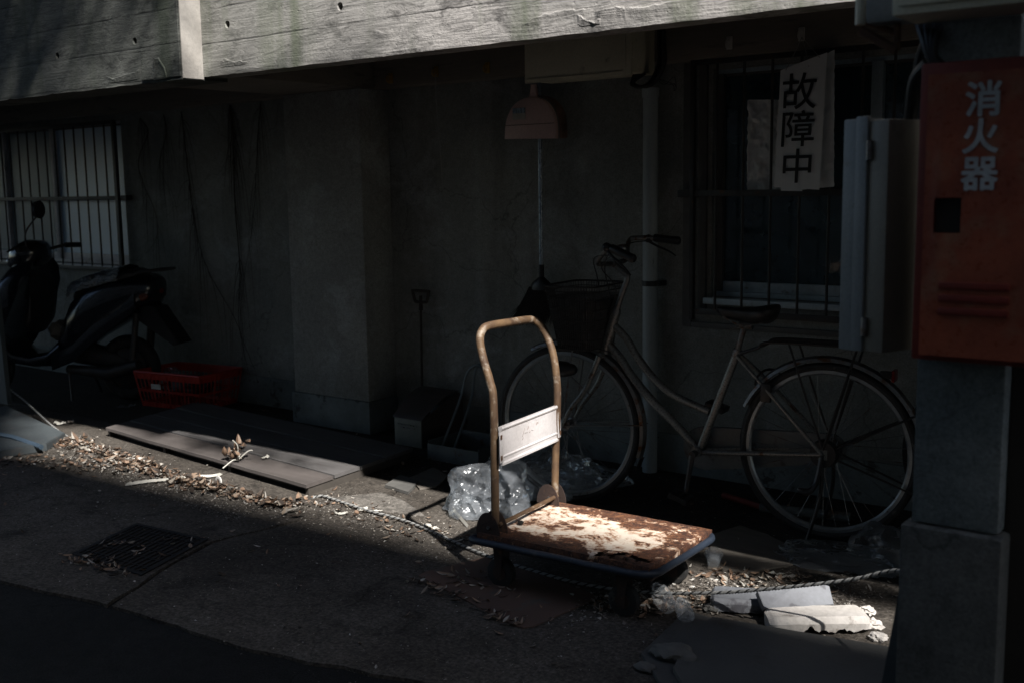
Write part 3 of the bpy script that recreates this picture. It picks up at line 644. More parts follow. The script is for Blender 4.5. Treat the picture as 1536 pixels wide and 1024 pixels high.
# broken sign
S = thing('hanging_sign', W(1200, 285, 4.43), 'white paper sign in plastic sleeve with three black characters, hanging before the dark window', 'sign')
YS = 4.43
TL, TR, BR, BL = W(1171, 106, YS), W(1241, 79, YS), W(1229, 285, YS), W(1161, 281, YS)
def sgn(u, v_, off=0, seed=0):
    a = TL.lerp(TR, u); b = BL.lerp(BR, u); q = a.lerp(b, v_)
    q = q+V((0, off-.004*math.sin(u*3.1)+.0016*mnoise.noise(V((u*3, v_*7, seed))), 0)); return q
mb = MB()
mb.grid(lambda u, v_: sgn(u, v_), 16, 40)
mb.build('front_sheet', 'sheet', S)
mb = MB(); mb.grid(lambda u, v_: sgn(u, v_*1.0, .002)+V((.018+.024*v_, .030+.02*v_, .012-.03*(1-u)))+V((.003*mnoise.noise(V((v_*30, u*3, 1))), .008*mnoise.noise(V((u*6, v_*14, 5))), 0)), 20, 60); mb.build('back_sheet', 'sheet', S)
mb = MB()
q0 = BL.lerp(BR, .15)+V((0, .004, -.014)); q1 = BL.lerp(BR, .62)+V((0, .004, -.010)); mb.prism([q0, q1, q1+V((0, 0, .03)), q0+V((0, 0, .03))], (0, .001, 0)); mb.build('lower_flap', 'sheet', S)
ux = (TR-TL); ux = ((TR-TL)*.25+(BR-BL)).normalized(); uz = ((TL-BL)+(TR-BR)).normalized()
mb = MB()
for (px, py), ch in zip(((1199, 137), (1197, 193), (1195.5, 249)), '故障中'):
    q = W(px, py, YS-.0085); glyph(mb, ch, .158 if ch != '中' else .152, q, ux, uz, .0012)
mb.build('lettering', 'ink', S, smooth=False, fix=False)
mb = MB()
hk = W(1203, 56, 4.465)
for a in (TL.lerp(TR, .12)+V((0, -.004, -.01)), TL.lerp(TR, .62)+V((0, -.004, -.03))): mb.tube(spline([hk, hk.lerp(a, .5)+V((.004, -.004, 0)), a], 5), .0016, 5)
for a in (TL.lerp(TR, .85)+V((0, -.004, -.01)),): mb.tube(spline([hk, hk.lerp(a, .5), a], 5), .0016, 5)
mb.build('hanging_string', 'rope_light', S)
# crinkled sheet behind glass
a, b, c, d = W(1122, 150, 4.60), W(1172, 150, 4.60), W(1172, 287, 4.60), W(1120, 288, 4.60)
mb = MB(); mb.grid(lambda u, v_: a.lerp(b, u).lerp(d.lerp(c, u), v_)+V((.004*mnoise.noise(V((v_*18, u*2, 6))), .016*mnoise.noise(V((u*4, v_*8, 2)))+.008*mnoise.noise(V((u*12, v_*22, 2))), 0)), 24, 60)
tag(mb.build('plastic_sheet', 'sheet'), 'crinkled bluish plastic sheet caught behind the window bars left of the sign', 'sheet')

# pink dustpan (hangs on the broom pole)
DPx = W(798, 175, 4.50)
D2 = thing('dustpan', W(798, 208, 4.50), 'pink plastic dustpan hanging handle up below the cream box', 'dustpan')
pts_px = [(758, 209), (759, 190), (762, 176), (770, 160), (782, 150), (796, 146), (812, 148), (824, 157), (832, 172), (835, 190), (835.5, 208)]
YD = 4.47
outl = [W(a, b, YD) for a, b in pts_px]
ol = spline([outl[0]], 1) if False else spline(outl, 4)
cen = W(798, 185, YD)
mb = MB()
# domed sheet: outer ring, raised inner ring, centre
def ringp(k, s_, y): return [V((cen.x+(p.x-cen.x)*s_, y, (cen.z+(p.z-cen.z)*s_) if i not in (0, len(ol)-1) else p.z if s_ > .9 else cen.z+(p.z-cen.z)*s_)) for i, p in enumerate(ol)]
rings = [ringp(0, 1.0, YD+.0), ringp(0, .985, YD-.008), ringp(0, .94, YD-.012)]
mb.loft([rings[2], rings[1], rings[0], ringp(0, 1.0, YD+.012), ringp(0, .97, YD+.012)], cap=True)
mb.build('scoop', 'pink', D2)
rz = W(798, 187, YD).z
mb = MB(); mb.box(outl[0].x+.008, outl[-1].x-.008, YD-.0145, YD-.012, rz-.0015, rz+.0015); mb.build('crease', 'pink_dark', D2)
mb = MB()
rimo = [p+V((.018, .014, .008)) for p in ol[8:]]
mb.loft([[p+V((0, 0, 0)), p+V((0, .05, 0)), p+V((-.012, .05, -.006)), p+V((-.012, 0, -.006))] for p in rimo]); mb.build('side_wall', 'pink_dark', D2)
h0, h1 = W(797, 152, YD), W(799, 127, YD)
mb = MB(); mb.prism([h0+V((-.03, 0, 0)), h0+V((.035, 0, 0)), h1+V((.016, 0, -.045)), h1+V((.014, 0, 0)), h1+V((-.014, 0, 0)), h1+V((-.014, 0, -.045))], (0, .02, 0), .004); mb.build('handle', 'pink', D2)
a, b = W(769, 163, YD-.014), W(788, 179, YD-.014)
mb = MB(); mb.box(a.x, b.x, YD-.0148, YD-.013, b.z, a.z); st = mb.build('sticker', 'paper', D2)
mb = MB(); mb.box(a.x, b.x, YD-.0156, YD-.0150, (a.z+b.z)/2+.002, a.z); mb.build('sticker_band', 'tube_blue', st)
# broom
bx = W(810.5, 300, 4.545)
BRm = thing('broom', W(812, 480, 4.54), 'long broom with blue-grey pole and black bristles hanging behind the pink dustpan', 'broom')
top = W(809, 120, 4.555); lo = W(812, 400, 4.53)
mb = MB(); mb.tube([lo, top], .0105, 12); mb.build('pole', 'tube_blue', BRm)
mb = MB(); l2 = W(812, 416, 4.53); mb.tube([lo+V((0, 0, .01)), l2], .014, 12); mb.loft([[l2+V((math.cos(t)*rx, math.sin(t)*ry, dz)) for t in [k*math.pi/8 for k in range(16)]] for rx, ry, dz in ((.016, .016, 0), (.03, .02, -.01), (.058, .026, -.03), (.068, .028, -.05), (.07, .028, -.065))]); mb.build('head', 'black_plastic', BRm)
mb = MB()
for k in range(300):
    u = random.uniform(-1, 1); v_ = random.uniform(-1, 1); a = l2+V((u*.062, v_*.022, -.05)); e = a+V((u*.055-.06-.03*random.random(), v_*.02-.01, -.155-.05*random.random()))
    mb.tube([a, a.lerp(e, .5)+V((.01*u+.012, 0, -.012)), e], [.0022, .002, .0008], 4)
mb.build('bristles', 'bristle', BRm)

# ---- dry creepers on the left wall
def creeper(pts, r, label, seed, tw=6):
    random.seed(seed); mb = MB(); P_ = [W(a, b, YW-.008-.004*(i % 2)) for i, (a, b) in enumerate(pts)]
    path = spline(P_, 10); path = [p+V((.008*mnoise.noise(V((p.z*14, seed, 0))), -.006*abs(mnoise.noise(V((p.z*8, seed, 3)))), 0)) for p in path]
    r *= .62; mb.tube(path, [r*(1-.75*i/len(path)) for i in range(len(path))], 6)
    for k in range(tw):
        s_ = path[int(random.random()**1.8*len(path)*.7)]; dx = random.gauss(0, .07); dl = random.uniform(.15, .75)
        e = [s_+V((dx*(t_**.6)+.035*mnoise.noise(V((t_*5, k, seed))), -.004, -dl*t_+.03*math.sin(t_*3))) for t_ in (0, .2, .4, .6, .8, 1)]
        e = [V((q.x, min(q.y, YW-.004), min(q.z, 1.92))) for q in e]
        mb.tube(spline(e, 6), [r*.45*(1-.8*i/31) for i in range(31)], 5)
    return tag(mb.build('dry_creeper', 'vine'), label, 'creeper', 'dry creepers on the left wall')
creeper([(210, 178), (222, 200), (208, 250), (236, 330), (228, 370), (190, 405)], .005, 'bare creeper stem nearest the left window, curving back to its sill', 1, 24)
creeper([(245, 172), (250, 200), (240, 250), (262, 300), (266, 345)], .004, 'short bare creeper stem hanging second from the left window', 2, 22)
creeper([(272, 168), (276, 200), (284, 270), (292, 330), (310, 400), (352, 478), (372, 530), (386, 562)], .006, 'long bare creeper stem slanting right down to the floor', 3, 28)
creeper([(345, 158), (350, 200), (352, 300), (360, 400), (358, 480), (372, 555)], .0075, 'thick dark bare creeper stem running almost straight down the wall', 4, 36)
creeper([(392, 152), (388, 190), (384, 260), (380, 330), (366, 420), (364, 470)], .004, 'thin bare creeper stem closest to the pillar', 5, 26)

# ================================================================== RIGHT FOREGROUND
CL = thing('steel_column', (-.55, 2.15, 0), 'blue-grey painted column with mortar base carrying the red extinguisher cabinet', 'column')
mb = MB(); mb.box(-.645, -.487, 2.09, 2.165, .735, 1.70, .006); mb.build('shaft', 'column', CL)
mb = MB(); mb.box(-.66, -.475, 2.07, 2.24, -.01, .732, .008); mb.build('base', 'column_base', CL)
mb = MB(); mb.box(-.4865, -.30, 2.13, 2.17, 0, 1.70, .006); mb.build('rear_flange', 'joist', CL)
mb = MB(); a = W(1372, 800, 2.08); mb.prism([(a.x-.002, 2.10, .73), (a.x-.012, 2.10, .73), (a.x-.115, 2.10, 0), (a.x-.002, 2.10, 0)], (0, .13, 0)); mb.build('raking_stay', 'stand', CL)
# extinguisher cabinet
EX = thing('extinguisher_cabinet', (-.5, 2.03, 1.05), 'scuffed red fire extinguisher cabinet with white characters on the column', 'cabinet')
YE = 2.03
q = W(1378, 95, YE); zt = q.z; ex0 = q.x; zb2 = W(1375, 540, YE).z; ex1 = ex0+.30
mb = MB()
mb.box(ex0, ex1, YE+.012, 2.088, zb2, zt, .006); mb.build('body', 'red_dark', EX)
hx0, hz1 = W(1402, 297, YE-.004).x, W(1402, 297, YE-.004).z; hx1, hz0 = W(1440, 350, YE-.004).x, W(1440, 350, YE-.004).z
dx0 = W(1394, 113, YE).x; dz1 = W(1394, 113, YE).z; dz0 = zb2+.012; dx1 = ex1-.012
mb = MB()
# door skin with the hand hole left open, slightly buckled
xs = [dx0, hx0, hx1, dx1]; zs = [dz0, hz0, hz1, dz1]
def skin(i, j):
    n1, n2 = 8, 12
    A = (xs[i], zs[j]); Bq = (xs[i+1], zs[j+1])
    mb.grid(lambda u, v_: V((A[0]+(Bq[0]-A[0])*u, YE-.004-.0035*math.exp(-(((A[0]+(Bq[0]-A[0])*u)-dx0-.028)/.014)**2)*math.sin(min(1, max(0, (A[1]+(Bq[1]-A[1])*v_-dz0)/(dz1-dz0)))*math.pi), A[1]+(Bq[1]-A[1])*v_)), 10, 14)
for i in range(3):
    for j in range(3):
        if (i, j) != (1, 1): skin(i, j)
bmesh.ops.remove_doubles(mb.bm, verts=mb.bm.verts, dist=.0003)
door = mb.build('door', 'red_paint', EX)
mb = MB(); mb.box(dx0, dx1, YE-.0025, YE+.010, dz0, dz0+.004); mb.box(dx0, dx1, YE-.0025, YE+.010, dz1-.004, dz1); mb.box(dx0, dx0+.004, YE-.0025, YE+.010, dz0+.0045, dz1-.0045); mb.build('door_edge', 'red_paint', door)
mb = MB(); mb.box(hx0+.001, hx1-.001, YE+.004, YE+.0105, hz0+.001, hz1-.001); mb.build('hand_hole', 'dark_void', door)  # dark plate standing in for the shade inside the hole
la, lb = W(1408, 422, YE-.006), W(1512, 478, YE-.006)
mb = MB()
for k in range(3):
    z = la.z-.007-k*(la.z-lb.z-.014)/2; mb.box(la.x, lb.x, YE-.0085, YE-.0035, z-.0065, z+.0065, .0022)
mb.build('louvres', 'red_dark', door)  # recess shade of the slots put into the darker red
mb = MB()
for (px, py), ch in zip(((1475, 148), (1471, 204), (1469, 261)), '消火器'):
    glyph(mb, ch, .0625, W(px, py, YE-.0055), (1, 0, 0), (0, 0, 1), .0016, .0003)
mb.build('lettering', 'letter', door, smooth=False, fix=False)
# meter box on the column's far left side
E0 = W(1297, 350, 2.10); th = R(17)
MX = Matrix.Translation(V((E0.x, 2.10, 0))) @ Matrix.Rotation(-th, 4, 'Z')
WC = thing('meter_cabinet', (E0.x, 2.15, 1.0), 'grey-white narrow metal cabinet hinged beside the red cabinet, just left of it', 'cabinet')
zt2 = W(1297, 178, 2.10).z; zb3 = W(1297, 528, 2.10).z
mb = MB(); mb.box(-.055, -.001, 0, .19, zb3, zt2, .003, MX); mb.build('door', 'box_grey', WC)
mb = MB(); mb.box(.0, .19, .004, .05, zb3+.003, zt2-.004, .003, MX @ Matrix.Rotation(R(86), 4, 'Z') @ Matrix.Scale(-1, 4, (0, 1, 0))); mb.build('body', 'box_brown', WC)
mb = MB(); mb.box(-.022, .004, -.006, .006, zb3+.002, zt2+.004, .002, MX); mb.build('edge_strip', 'box_grey', WC)
for zz_ in (zt2-.06, zb3+.05):
    mb = MB(); mb.cyl(MX @ V((.008, -.004, zz_-.018)), MX @ V((.008, -.004, zz_+.018)), .006, n=10); mb.build('hinge', 'steel', WC)
mb = MB(); mb.tube(spline([W(1392, 95, 2.1), W(1372, 120, 2.12), W(1366, 160, 2.14), W(1364, 178, 2.17)], 6), .011, 10); mb.tube(spline([W(1390, 60, 2.1), W(1378, 90, 2.12), W(1372, 140, 2.14), W(1370, 180, 2.18)], 6), .008, 8)
tag(mb.build('power_cable', 'cable'), 'black cable drooping from above into the top of the grey-white cabinet', 'cable')
# box at top right with bracket and pipe
UB = thing('overhead_unit', (-.45, 2.0, 1.62), 'pale metal unit casing under the ceiling above the red cabinet', 'box')
q = W(1337, 25, 1.95); 
mb = MB(); mb.box(q.x, q.x+.5, 1.95, 2.085, q.z, 1.715, .004); mb.build('casing', 'box_cream', UB)
mb = MB(); mb.box(q.x+.012, q.x+.49, 1.944, 1.9485, q.z+.014, 1.708, .003); mb.build('front_panel', 'box_cream', UB)
q2 = W(1310, 42, 2.14)
mb = MB(); mb.box(q2.x, q2.x+.16, 2.09, 2.15, q2.z, 1.76, .012); mb.build('rear_housing', 'box_grey', UB)
RPp = thing('rusty_bracket', W(1290, 45, 2.12), 'rusty angle bracket and conduit left of the overhead unit', 'bracket')
mb = MB(); a = W(1290, 46, 2.12); mb.tube([V((a.x, a.y, 1.76)), a+V((0, 0, .01))], .010, 10); mb.build('conduit', 'box_cream', RPp)
mb = MB(); b = W(1345, 76, 2.12); mb.tube([a, b], .009, 6); mb.tube([b, V((b.x, b.y, 1.70))], .007, 6); mb.tube([a+V((0, .01, .02)), b+V((0, .01, .03))], .006, 6); mb.build('angle_arm', 'rust', RPp)
mb = MB()
for k in range(4): mb.tube(spline([V((W(1380+k*9, 30, 2.1).x, 2.12, 1.69)), W(1378+k*12, 34, 2.1), W(1385+k*6, 60, 2.08), W(1396+k*3, 90, 2.075), V((-.60+.01*k, 2.08, 1.56))], 6), .007, 8)
tag(mb.build('cable_bundle', 'cable'), 'black cables drooping behind the overhead unit beside the red cabinet', 'cable')
random.seed(11)
# ================================================================== PLATFORM TROLLEY
TC = V((-2.037, 3.095, 0)); TA = R(2.5)
TM = rotz(TA, TC)
TR_ = thing('platform_trolley', TC, 'rusty platform trolley with white-painted eaten deck, blue bumper and bent tube handle', 'hand truck')
mk = lambda: MB(lambda p: TM @ p)
mb = mk(); zt_ = .198
NX, NY = 120, 80
def dz(x, y): return zt_+.0018*mnoise.noise(V((x*9, y*9, 1)))+.001*mnoise.noise(V((x*30, y*30, 4)))+.004*max(0, (abs(y)-.215)/.02 if abs(y) > .215 else 0)*(1-abs(x)/.5)
def holed(x, y):
    c = V(((x-.22)/.115, (y+.185)/.038, 0)); d = c.length+.75*mnoise.noise(V((x*38, y*38, 2)))+.45*mnoise.noise(V((x*90, y*90, 7)))
    return d < .80
gv = [[mb.v((-.333+.673*i/NX, -.232+.464*j/NY, dz(-.333+.673*i/NX, -.232+.464*j/NY))) for j in range(NY+1)] for i in range(NX+1)]
for i in range(NX):
    for j in range(NY):
        if not holed(-.333+.673*(i+.5)/NX, -.232+.464*(j+.5)/NY): mb.f([gv[i][j], gv[i+1][j], gv[i+1][j+1], gv[i][j+1]])
rim_ = [gv[i][0] for i in range(NX+1)]+[gv[NX][j] for j in range(1, NY+1)]+[gv[i][NY] for i in range(NX-1, -1, -1)]+[gv[0][j] for j in range(NY-1, 0, -1)]
lo_ = [mb.bm.verts.new(q.co+V((0, 0, -.03))) for q in rim_]
for i in range(len(rim_)): mb.f([rim_[i], rim_[(i+1) % len(rim_)], lo_[(i+1) % len(lo_)], lo_[i]])
deck = mb.build('deck', 'deck', TR_, fix=False)
mb = mk(); mb.box(-.34, .34, -.22, .22, .150, .156, 0)
for y in (-.14, 0, .14): mb.box(-.34, .34, y-.012, y+.012, .157, .185)
mb.build('underframe', 'rust_dark', TR_)
# curled rust shards at the hole
mb = mk()
for k in range(9):
    x = .235+random.uniform(-.1, .1); y = -.185+random.uniform(-.035, .035); a = random.random()*6
    mb.f([mb.v((x, y, .2)), mb.v((x+.018*math.cos(a), y+.018*math.sin(a), .203)), mb.v((x+.02*math.cos(a+.7), y+.02*math.sin(a+.7), .196))])
mb.build('rust_shard', 'rust', TR_, fix=False)
mb = mk(); cr = .075; bx_, by_ = .356, .252
path = [(-.335, -by_, .176), (bx_-cr, -by_, .176)]+[(bx_-cr+cr*math.sin(t), -by_+cr-cr*math.cos(t), .176) for t in [k*math.pi/16 for k in range(1, 8)]]+[(bx_, -by_+cr, .176), (bx_, by_-cr, .176)]+[(bx_-cr+cr*math.cos(t), by_-cr+cr*math.sin(t), .176) for t in [k*math.pi/16 for k in range(1, 8)]]+[(bx_-cr, by_, .176), (-.335, by_, .176)]
den = []
for a, b in zip(path, path[1:]):
    a, b = V(a), V(b); k = max(1, int((b-a).length/.03)); den += [a.lerp(b, i/k) for i in range(k)]
den.append(V(path[-1])); den = [q+V((0, .0015*mnoise.noise(q*14), .002*mnoise.noise(q*8))) for q in den]
c0 = [V((-.348, -by_+.022, .176)), V((-.346, -by_+.008, .176))]; 
mb.tube([V((-.335, -by_+.06, .176))]+c0+den+[V((-.346, by_-.008, .176)), V((-.348, by_-.022, .176))], .0125, 12); mb.build('bumper', 'bumper', TR_)
for sx in (-.27, .22):
    for sy in (-.175, .175):
        mb = mk(); r_ = .052; zc_ = r_
        mb.tube([(sx, sy-.015, zc_), (sx, sy-.013, zc_), (sx, sy+.013, zc_), (sx, sy+.015, zc_)], [r_-.006, r_, r_, r_-.006], 24, up=(0, 0, 1)); ca = mb.build('caster', 'rubber', TR_)
        mb = mk(); mb.tube([(sx, sy-.018, zc_), (sx, sy+.018, zc_)], .026, 16); mb.build('wheel_hub', 'rust_dark', ca)
        mb = mk()
        for o_ in (-.021, .021): mb.prism([(sx-.022, sy+o_, .146), (sx+.022, sy+o_, .146), (sx+.010, sy+o_, zc_-.012), (sx-.010, sy+o_, zc_-.012)], (0, .002, 0))
        mb.box(sx-.035, sx+.035, sy-.03, sy+.03, .1462, .1495); mb.build('caster_fork', 'rust_dark', ca)
YN, YF_ = TC.y-.212, TC.y+.205
nearp = [W(743, 785, YN), W(742, 700, YN), W(740, 600, YN), W(735, 572, YN), W(727, 545, YN), W(721, 520, YN), W(720, 506, YN+.004)]
farp = [W(832, 742, YF_), W(833, 690, YF_), W(836, 600, YF_), W(834, 560, YF_), W(828, 525, YF_), W(818, 500, YF_-.006)]
path = nearp+[W(724, 495, YN+.02), W(733, 489, YN+.05), W(765, 483.5, (YN+YF_)/2-.02), W(795, 479.5, YF_-.06), W(807, 484, YF_-.025)]+farp[::-1]
mb = MB(); mb.tube(spline(path, 7), .0145, 14); mb.build('handle', 'tube_rust', TR_)
for yy, (px, py) in ((YN, (742, 790)), (YF_, (831, 744))):
    q = W(px, py, yy)
    for o_ in (-.024, .021):
        mb = MB(); mb.prism([V((q.x-.012+.052*math.cos(t), yy+o_, .196+.078*math.sin(t))) for t in [k*math.pi/14 for k in range(15)]], (0, .003, 0), .0008); mb.build('hinge_bracket', 'rust_dark', TR_)
    mb = MB(); mb.cyl((q.x-.008, yy-.03, .222), (q.x-.008, yy+.03, .222), .006, n=10); mb.build('hinge_bolt', 'steel', TR_)
mb = MB(); mb.tube([V((nearp[0].x+.012, YN, .228)), V((farp[0].x+.012, YF_, .228))], .0075, 10); mb.build('locking_bar', 'tube_rust', TR_)
a, b, c, d = W(747, 638, YN-.004), W(831.5, 609, YF_-.008), W(831.5, 661, YF_-.008), W(747, 696, YN-.004)
pu = (b-a); pu.z = 0; pl_ = pu.length; pu.normalize(); pn = V((pu.y, -pu.x, 0)); pz1 = (a.z+b.z)/2; pz0 = (c.z+d.z)/2; po = V((a.x, a.y, 0))+pn*.012
PT = lambda p: po+pu*p.x+pn*p.y+V((0, 0, p.z))
mb = MB(PT)
prof = [(-.010, pz1-.012), (-.012, pz1), (.003, pz1+.002), (.005, pz1-.005), (.003, pz1-.010), (-.001, pz1-.014), (-.001, pz0+.034), (.002, pz0+.031), (.002, pz0+.027), (-.001, pz0+.024), (-.001, pz0+.012), (.004, pz0+.007), (.004, pz0), (-.011, pz0-.001), (-.011, pz0+.010)]
mb.loft([[(x, y, z) for y, z in prof] for x in (.0, pl_*.25, pl_*.5, pl_*.75, pl_)]); pnl = mb.build('plate', 'panel_paint', TR_, smooth=False)
mb = MB(PT)
for x0, x1 in ((-.018, .004), (pl_-.004, pl_+.018)): mb.box(x0, x1, .0025, .0055, pz0+.012, pz1-.016, .001)
mb.build('side_strip', 'panel_paint', pnl)
mb = MB(PT)
for x0, x1 in ((-.016, -.006), (pl_+.006, pl_+.015)):
    for z in (pz0+.03, pz1-.032): mb.box(x0, x1, .0058, .0085, z-.008, z+.008, .001)
mb.build('fixing_bolt', 'rust', pnl)
for (x0, z0, x1, z1) in ((.36, .52, .40, .74), (.40, .60, .46, .58), (.48, .56, .50, .58), (.52, .60, .56, .57), (.36, .45, .375, .5), (.44, .86, .45, .9), (.60, .84, .61, .82)):
    mb = MB(PT); A = V((x0*pl_, 0, pz0+(pz1-pz0)*z0)); Bq = V((x1*pl_, 0, pz0+(pz1-pz0)*z1)); dd_ = (Bq-A).normalized(); nn = V((-dd_.z, 0, dd_.x))*.0009
    mb.prism([A-nn+V((0, -.0012, 0)), Bq-nn*.3+V((0, -.0012, 0)), Bq+nn*.3+V((0, -.0012, 0)), A+nn+V((0, -.0012, 0))], (0, .0006, 0)); mb.build('scratch', 'rust', pnl)
tag(MB().blob(W(781, 783, 0) if False else G(781, 783, .208), .009, 2, .3, 4, (1.4, 1, .8), 3).build('pebble', 'iron'), 'small black pebble lying on the white end of the trolley deck', 'pebble')

# ================================================================== BICYCLE
BO = V((-1.581, 4.051, 0)); BS = V((-.99325, -.1160, 0)); BN = V((-.1160, .99325, 0))
BT = lambda p: BO+BS*p.x+BN*p.y+V((0, 0, p.z))       # (forward, towards wall, up)
def BP(px, py, l=0.0):
    r_ = ray(px, py); o0 = V((0, 0, CH)); p0 = BO+BN*l; n = BN
    t = (p0-o0).dot(n)/r_.dot(n); q = o0+r_*t-BO; return V((q.dot(BS), l, q.z))
BK = thing('bicycle', BO, 'old cream step-through bicycle with black wire front basket parked along the wall', 'bicycle')
bk = lambda: MB(BT)
WR = .350
def wheel(cx, name_seed):
    mb = bk(); P_ = [(cx+(WR-.0175)*math.cos(t), 0, WR+(WR-.0175)*math.sin(t)) for t in [k*2*math.pi/96 for k in range(96)]]
    mb.tube(P_, .0175, 10, closed=True, up=(0, 1, 0)); ty = mb.build('wheel', 'rubber', BK)
    mb = bk()
    prof = [(-.012, .322), (.012, .322), (.013, .309), (.006, .302), (-.006, .302), (-.013, .309)]
    mb.loft([[(cx+r_*math.cos(t), y, WR+r_*math.sin(t)) for y, r_ in prof] for t in [k*2*math.pi/96 for k in range(96)]], close=True); mb.build('rim', 'rim', ty)
    mb = bk()
    for k in range(36):
        a = k*2*math.pi/36+.03; sd = 1 if k % 2 else -1; off = (.55 if (k//2) % 2 else -.55)
        mb.tube([(cx+.022*math.cos(a+off*2), sd*.03, WR+.022*math.sin(a+off*2)), (cx+.303*math.cos(a), 0, WR+.303*math.sin(a))], .0011, 4)
    mb.build('spokes', 'steel', ty)
    mb = bk(); mb.tube([(cx, -.055, WR), (cx, -.04, WR), (cx, -.032, WR), (cx, -.028, WR), (cx, .028, WR), (cx, .032, WR), (cx, .055, WR)], [.008, .012, .026, .016, .016, .026, .01], 14, up=(0, 0, 1)); mb.build('hub', 'steel', ty)
    return ty
w1 = wheel(0, 1); w2 = wheel(1.137, 2)
mb = bk(); mb.tube([(0, .035, WR), (0, .075, WR)], [.05, .045], 24, up=(0, 0, 1)); mb.build('freewheel', 'bar', w1)
mb = bk(); mb.tube([(0, -.034, WR), (0, -.062, WR)], [.056, .050], 24, up=(0, 0, 1)); mb.build('hub_brake', 'black_plastic', w1)
def fender(cx, a0, a1, name, mat, rr=.372):
    mb = bk(); n = 44; rings = []
    for k in range(n+1):
        t = a0+(a1-a0)*k/n; ring = []
        for y, dr in ((-.027, -.016), (-.021, -.003), (0, .004), (.021, -.003), (.027, -.016), (.025, -.017), (.019, -.005), (0, .002), (-.019, -.005), (-.025, -.017)):
            ring.append((cx+(rr+dr)*math.cos(t), y, WR+(rr+dr)*math.sin(t)))
        rings.append(ring)
    mb.loft(rings); return mb.build(name, mat, BK)
fr_ = fender(0, R(-22+180-360), R(200-180+0) if False else R(150), 'rear_mudguard', 'frame_paint') if False else None
# angles measured from forward (+s) axis
fr_ = fender(0, R(25), R(205), 'rear_mudguard', 'steel'); ff_ = fender(1.137, R(-22+180+0), R(-22+180+0), 'x', 'steel') if False else fender(1.137, R(62), R(198), 'front_mudguard', 'steel')
mb = bk(); e = V((.372*math.cos(R(205)), 0, WR+.372*math.sin(R(205)))); mb.prism([e+V((0, -.025, 0)), e+V((0, .025, 0)), e+V((-.02, .028, -.085)), e+V((-.02, -.028, -.085))], (-.003, 0, 0)); mb.build('mud_flap', 'black_plastic', fr_)
e = V((1.137+.372*math.cos(R(198)), 0, WR+.372*math.sin(R(198)))); mb = bk(); mb.prism([e+V((0, -.024, 0)), e+V((0, .024, 0)), e+V((.02, .022, -.05)), e+V((.02, -.022, -.05))], (-.003, 0, 0)); mb.build('mud_flap', 'black_plastic', ff_)
mb = bk()
for sy in (-.05, .05):
    for ang, rr in ((200, .372), (152, .37), (105, .36)): mb.tube([(0, sy, WR), (rr*math.cos(R(ang)), sy*.55, WR+rr*math.sin(R(ang)))], .0042, 6)
mb.build('mudguard_stay', 'black_plastic', fr_)
mb = bk()
for sy in (-.05, .05): mb.tube([(1.137, sy, WR), (1.137+.372*math.cos(R(175)), sy*.5, WR+.372*math.sin(R(175)))], .0028, 6)
mb.build('mudguard_stay', 'steel', ff_)
# frame
HT, HB = BP(923.5, 470), BP(907.5, 526); BB = V((BP(1049, 674).x, 0, .295))
st0, st1 = BB, BP(1106, 528)
mb = bk(); mb.tube([HB, HT], .0205, 14)
mb.tube(spline([HT.lerp(HB, .28), BP(940, 508), BP(956, 535), BP(982, 568), BP(1014, 594), BP(1064, 617)], 6), .0168, 12)
mb.tube(spline([HT.lerp(HB, .78), BP(930, 536), BP(947, 562), BP(976, 598), BP(1010, 632), BB], 6), .0185, 12)
mb.tube([st0, st1], .0172, 12)
mb.tube([BB+V((0, -.04, 0)), BB+V((0, .04, 0))], .022, 16, up=(0, 0, 1))
for sy in (-1, 1):
    mb.tube(spline([BB+V((-.02, sy*.022, 0)), BB.lerp(V((0, 0, WR)), .35)+V((0, sy*.045, 0)), V((0, sy*.062, WR))], 5), .0095, 10)
    mb.tube(spline([st1+V((-.005, sy*.018, -.012)), st1.lerp(V((0, 0, WR)), .3)+V((0, sy*.04, 0)), V((0, sy*.064, WR))], 5), .0078, 10)
    mb.box(-.018, .018, sy*.060-.003, sy*.060+.003, WR-.02, WR+.02, .001)
mb.build('frame', 'frame_paint', BK)
# fork
mb = bk(); cb = HB+V((.003, 0, -.012)); mb.tube([HB+V((0, 0, .01)), cb], .016, 12); mb.tube([cb+V((0, -.048, -.003)), cb+V((0, .048, -.003))], .013, 10)
for sy in (-.05, .05): mb.tube(spline([cb+V((0, sy, -.003)), cb.lerp(V((1.137, 0, WR)), .4)+V((-.014, sy*1.1, -.01)), V((1.098, sy*1.12, WR+.075)), V((1.137, sy*1.12, WR))], 7), [.0125-.0055*i/21 for i in range(22)], 10)
mb.build('fork', 'frame_paint', BK)
mb = bk(); d_ = (HT-HB).normalized(); mb.tube([HT-d_*.004, HT+d_*.02], [.022, .017], 14); mb.tube([HB+d_*.006, HB-d_*.008], [.020, .022], 14); mb.build('headset', 'steel', BK)
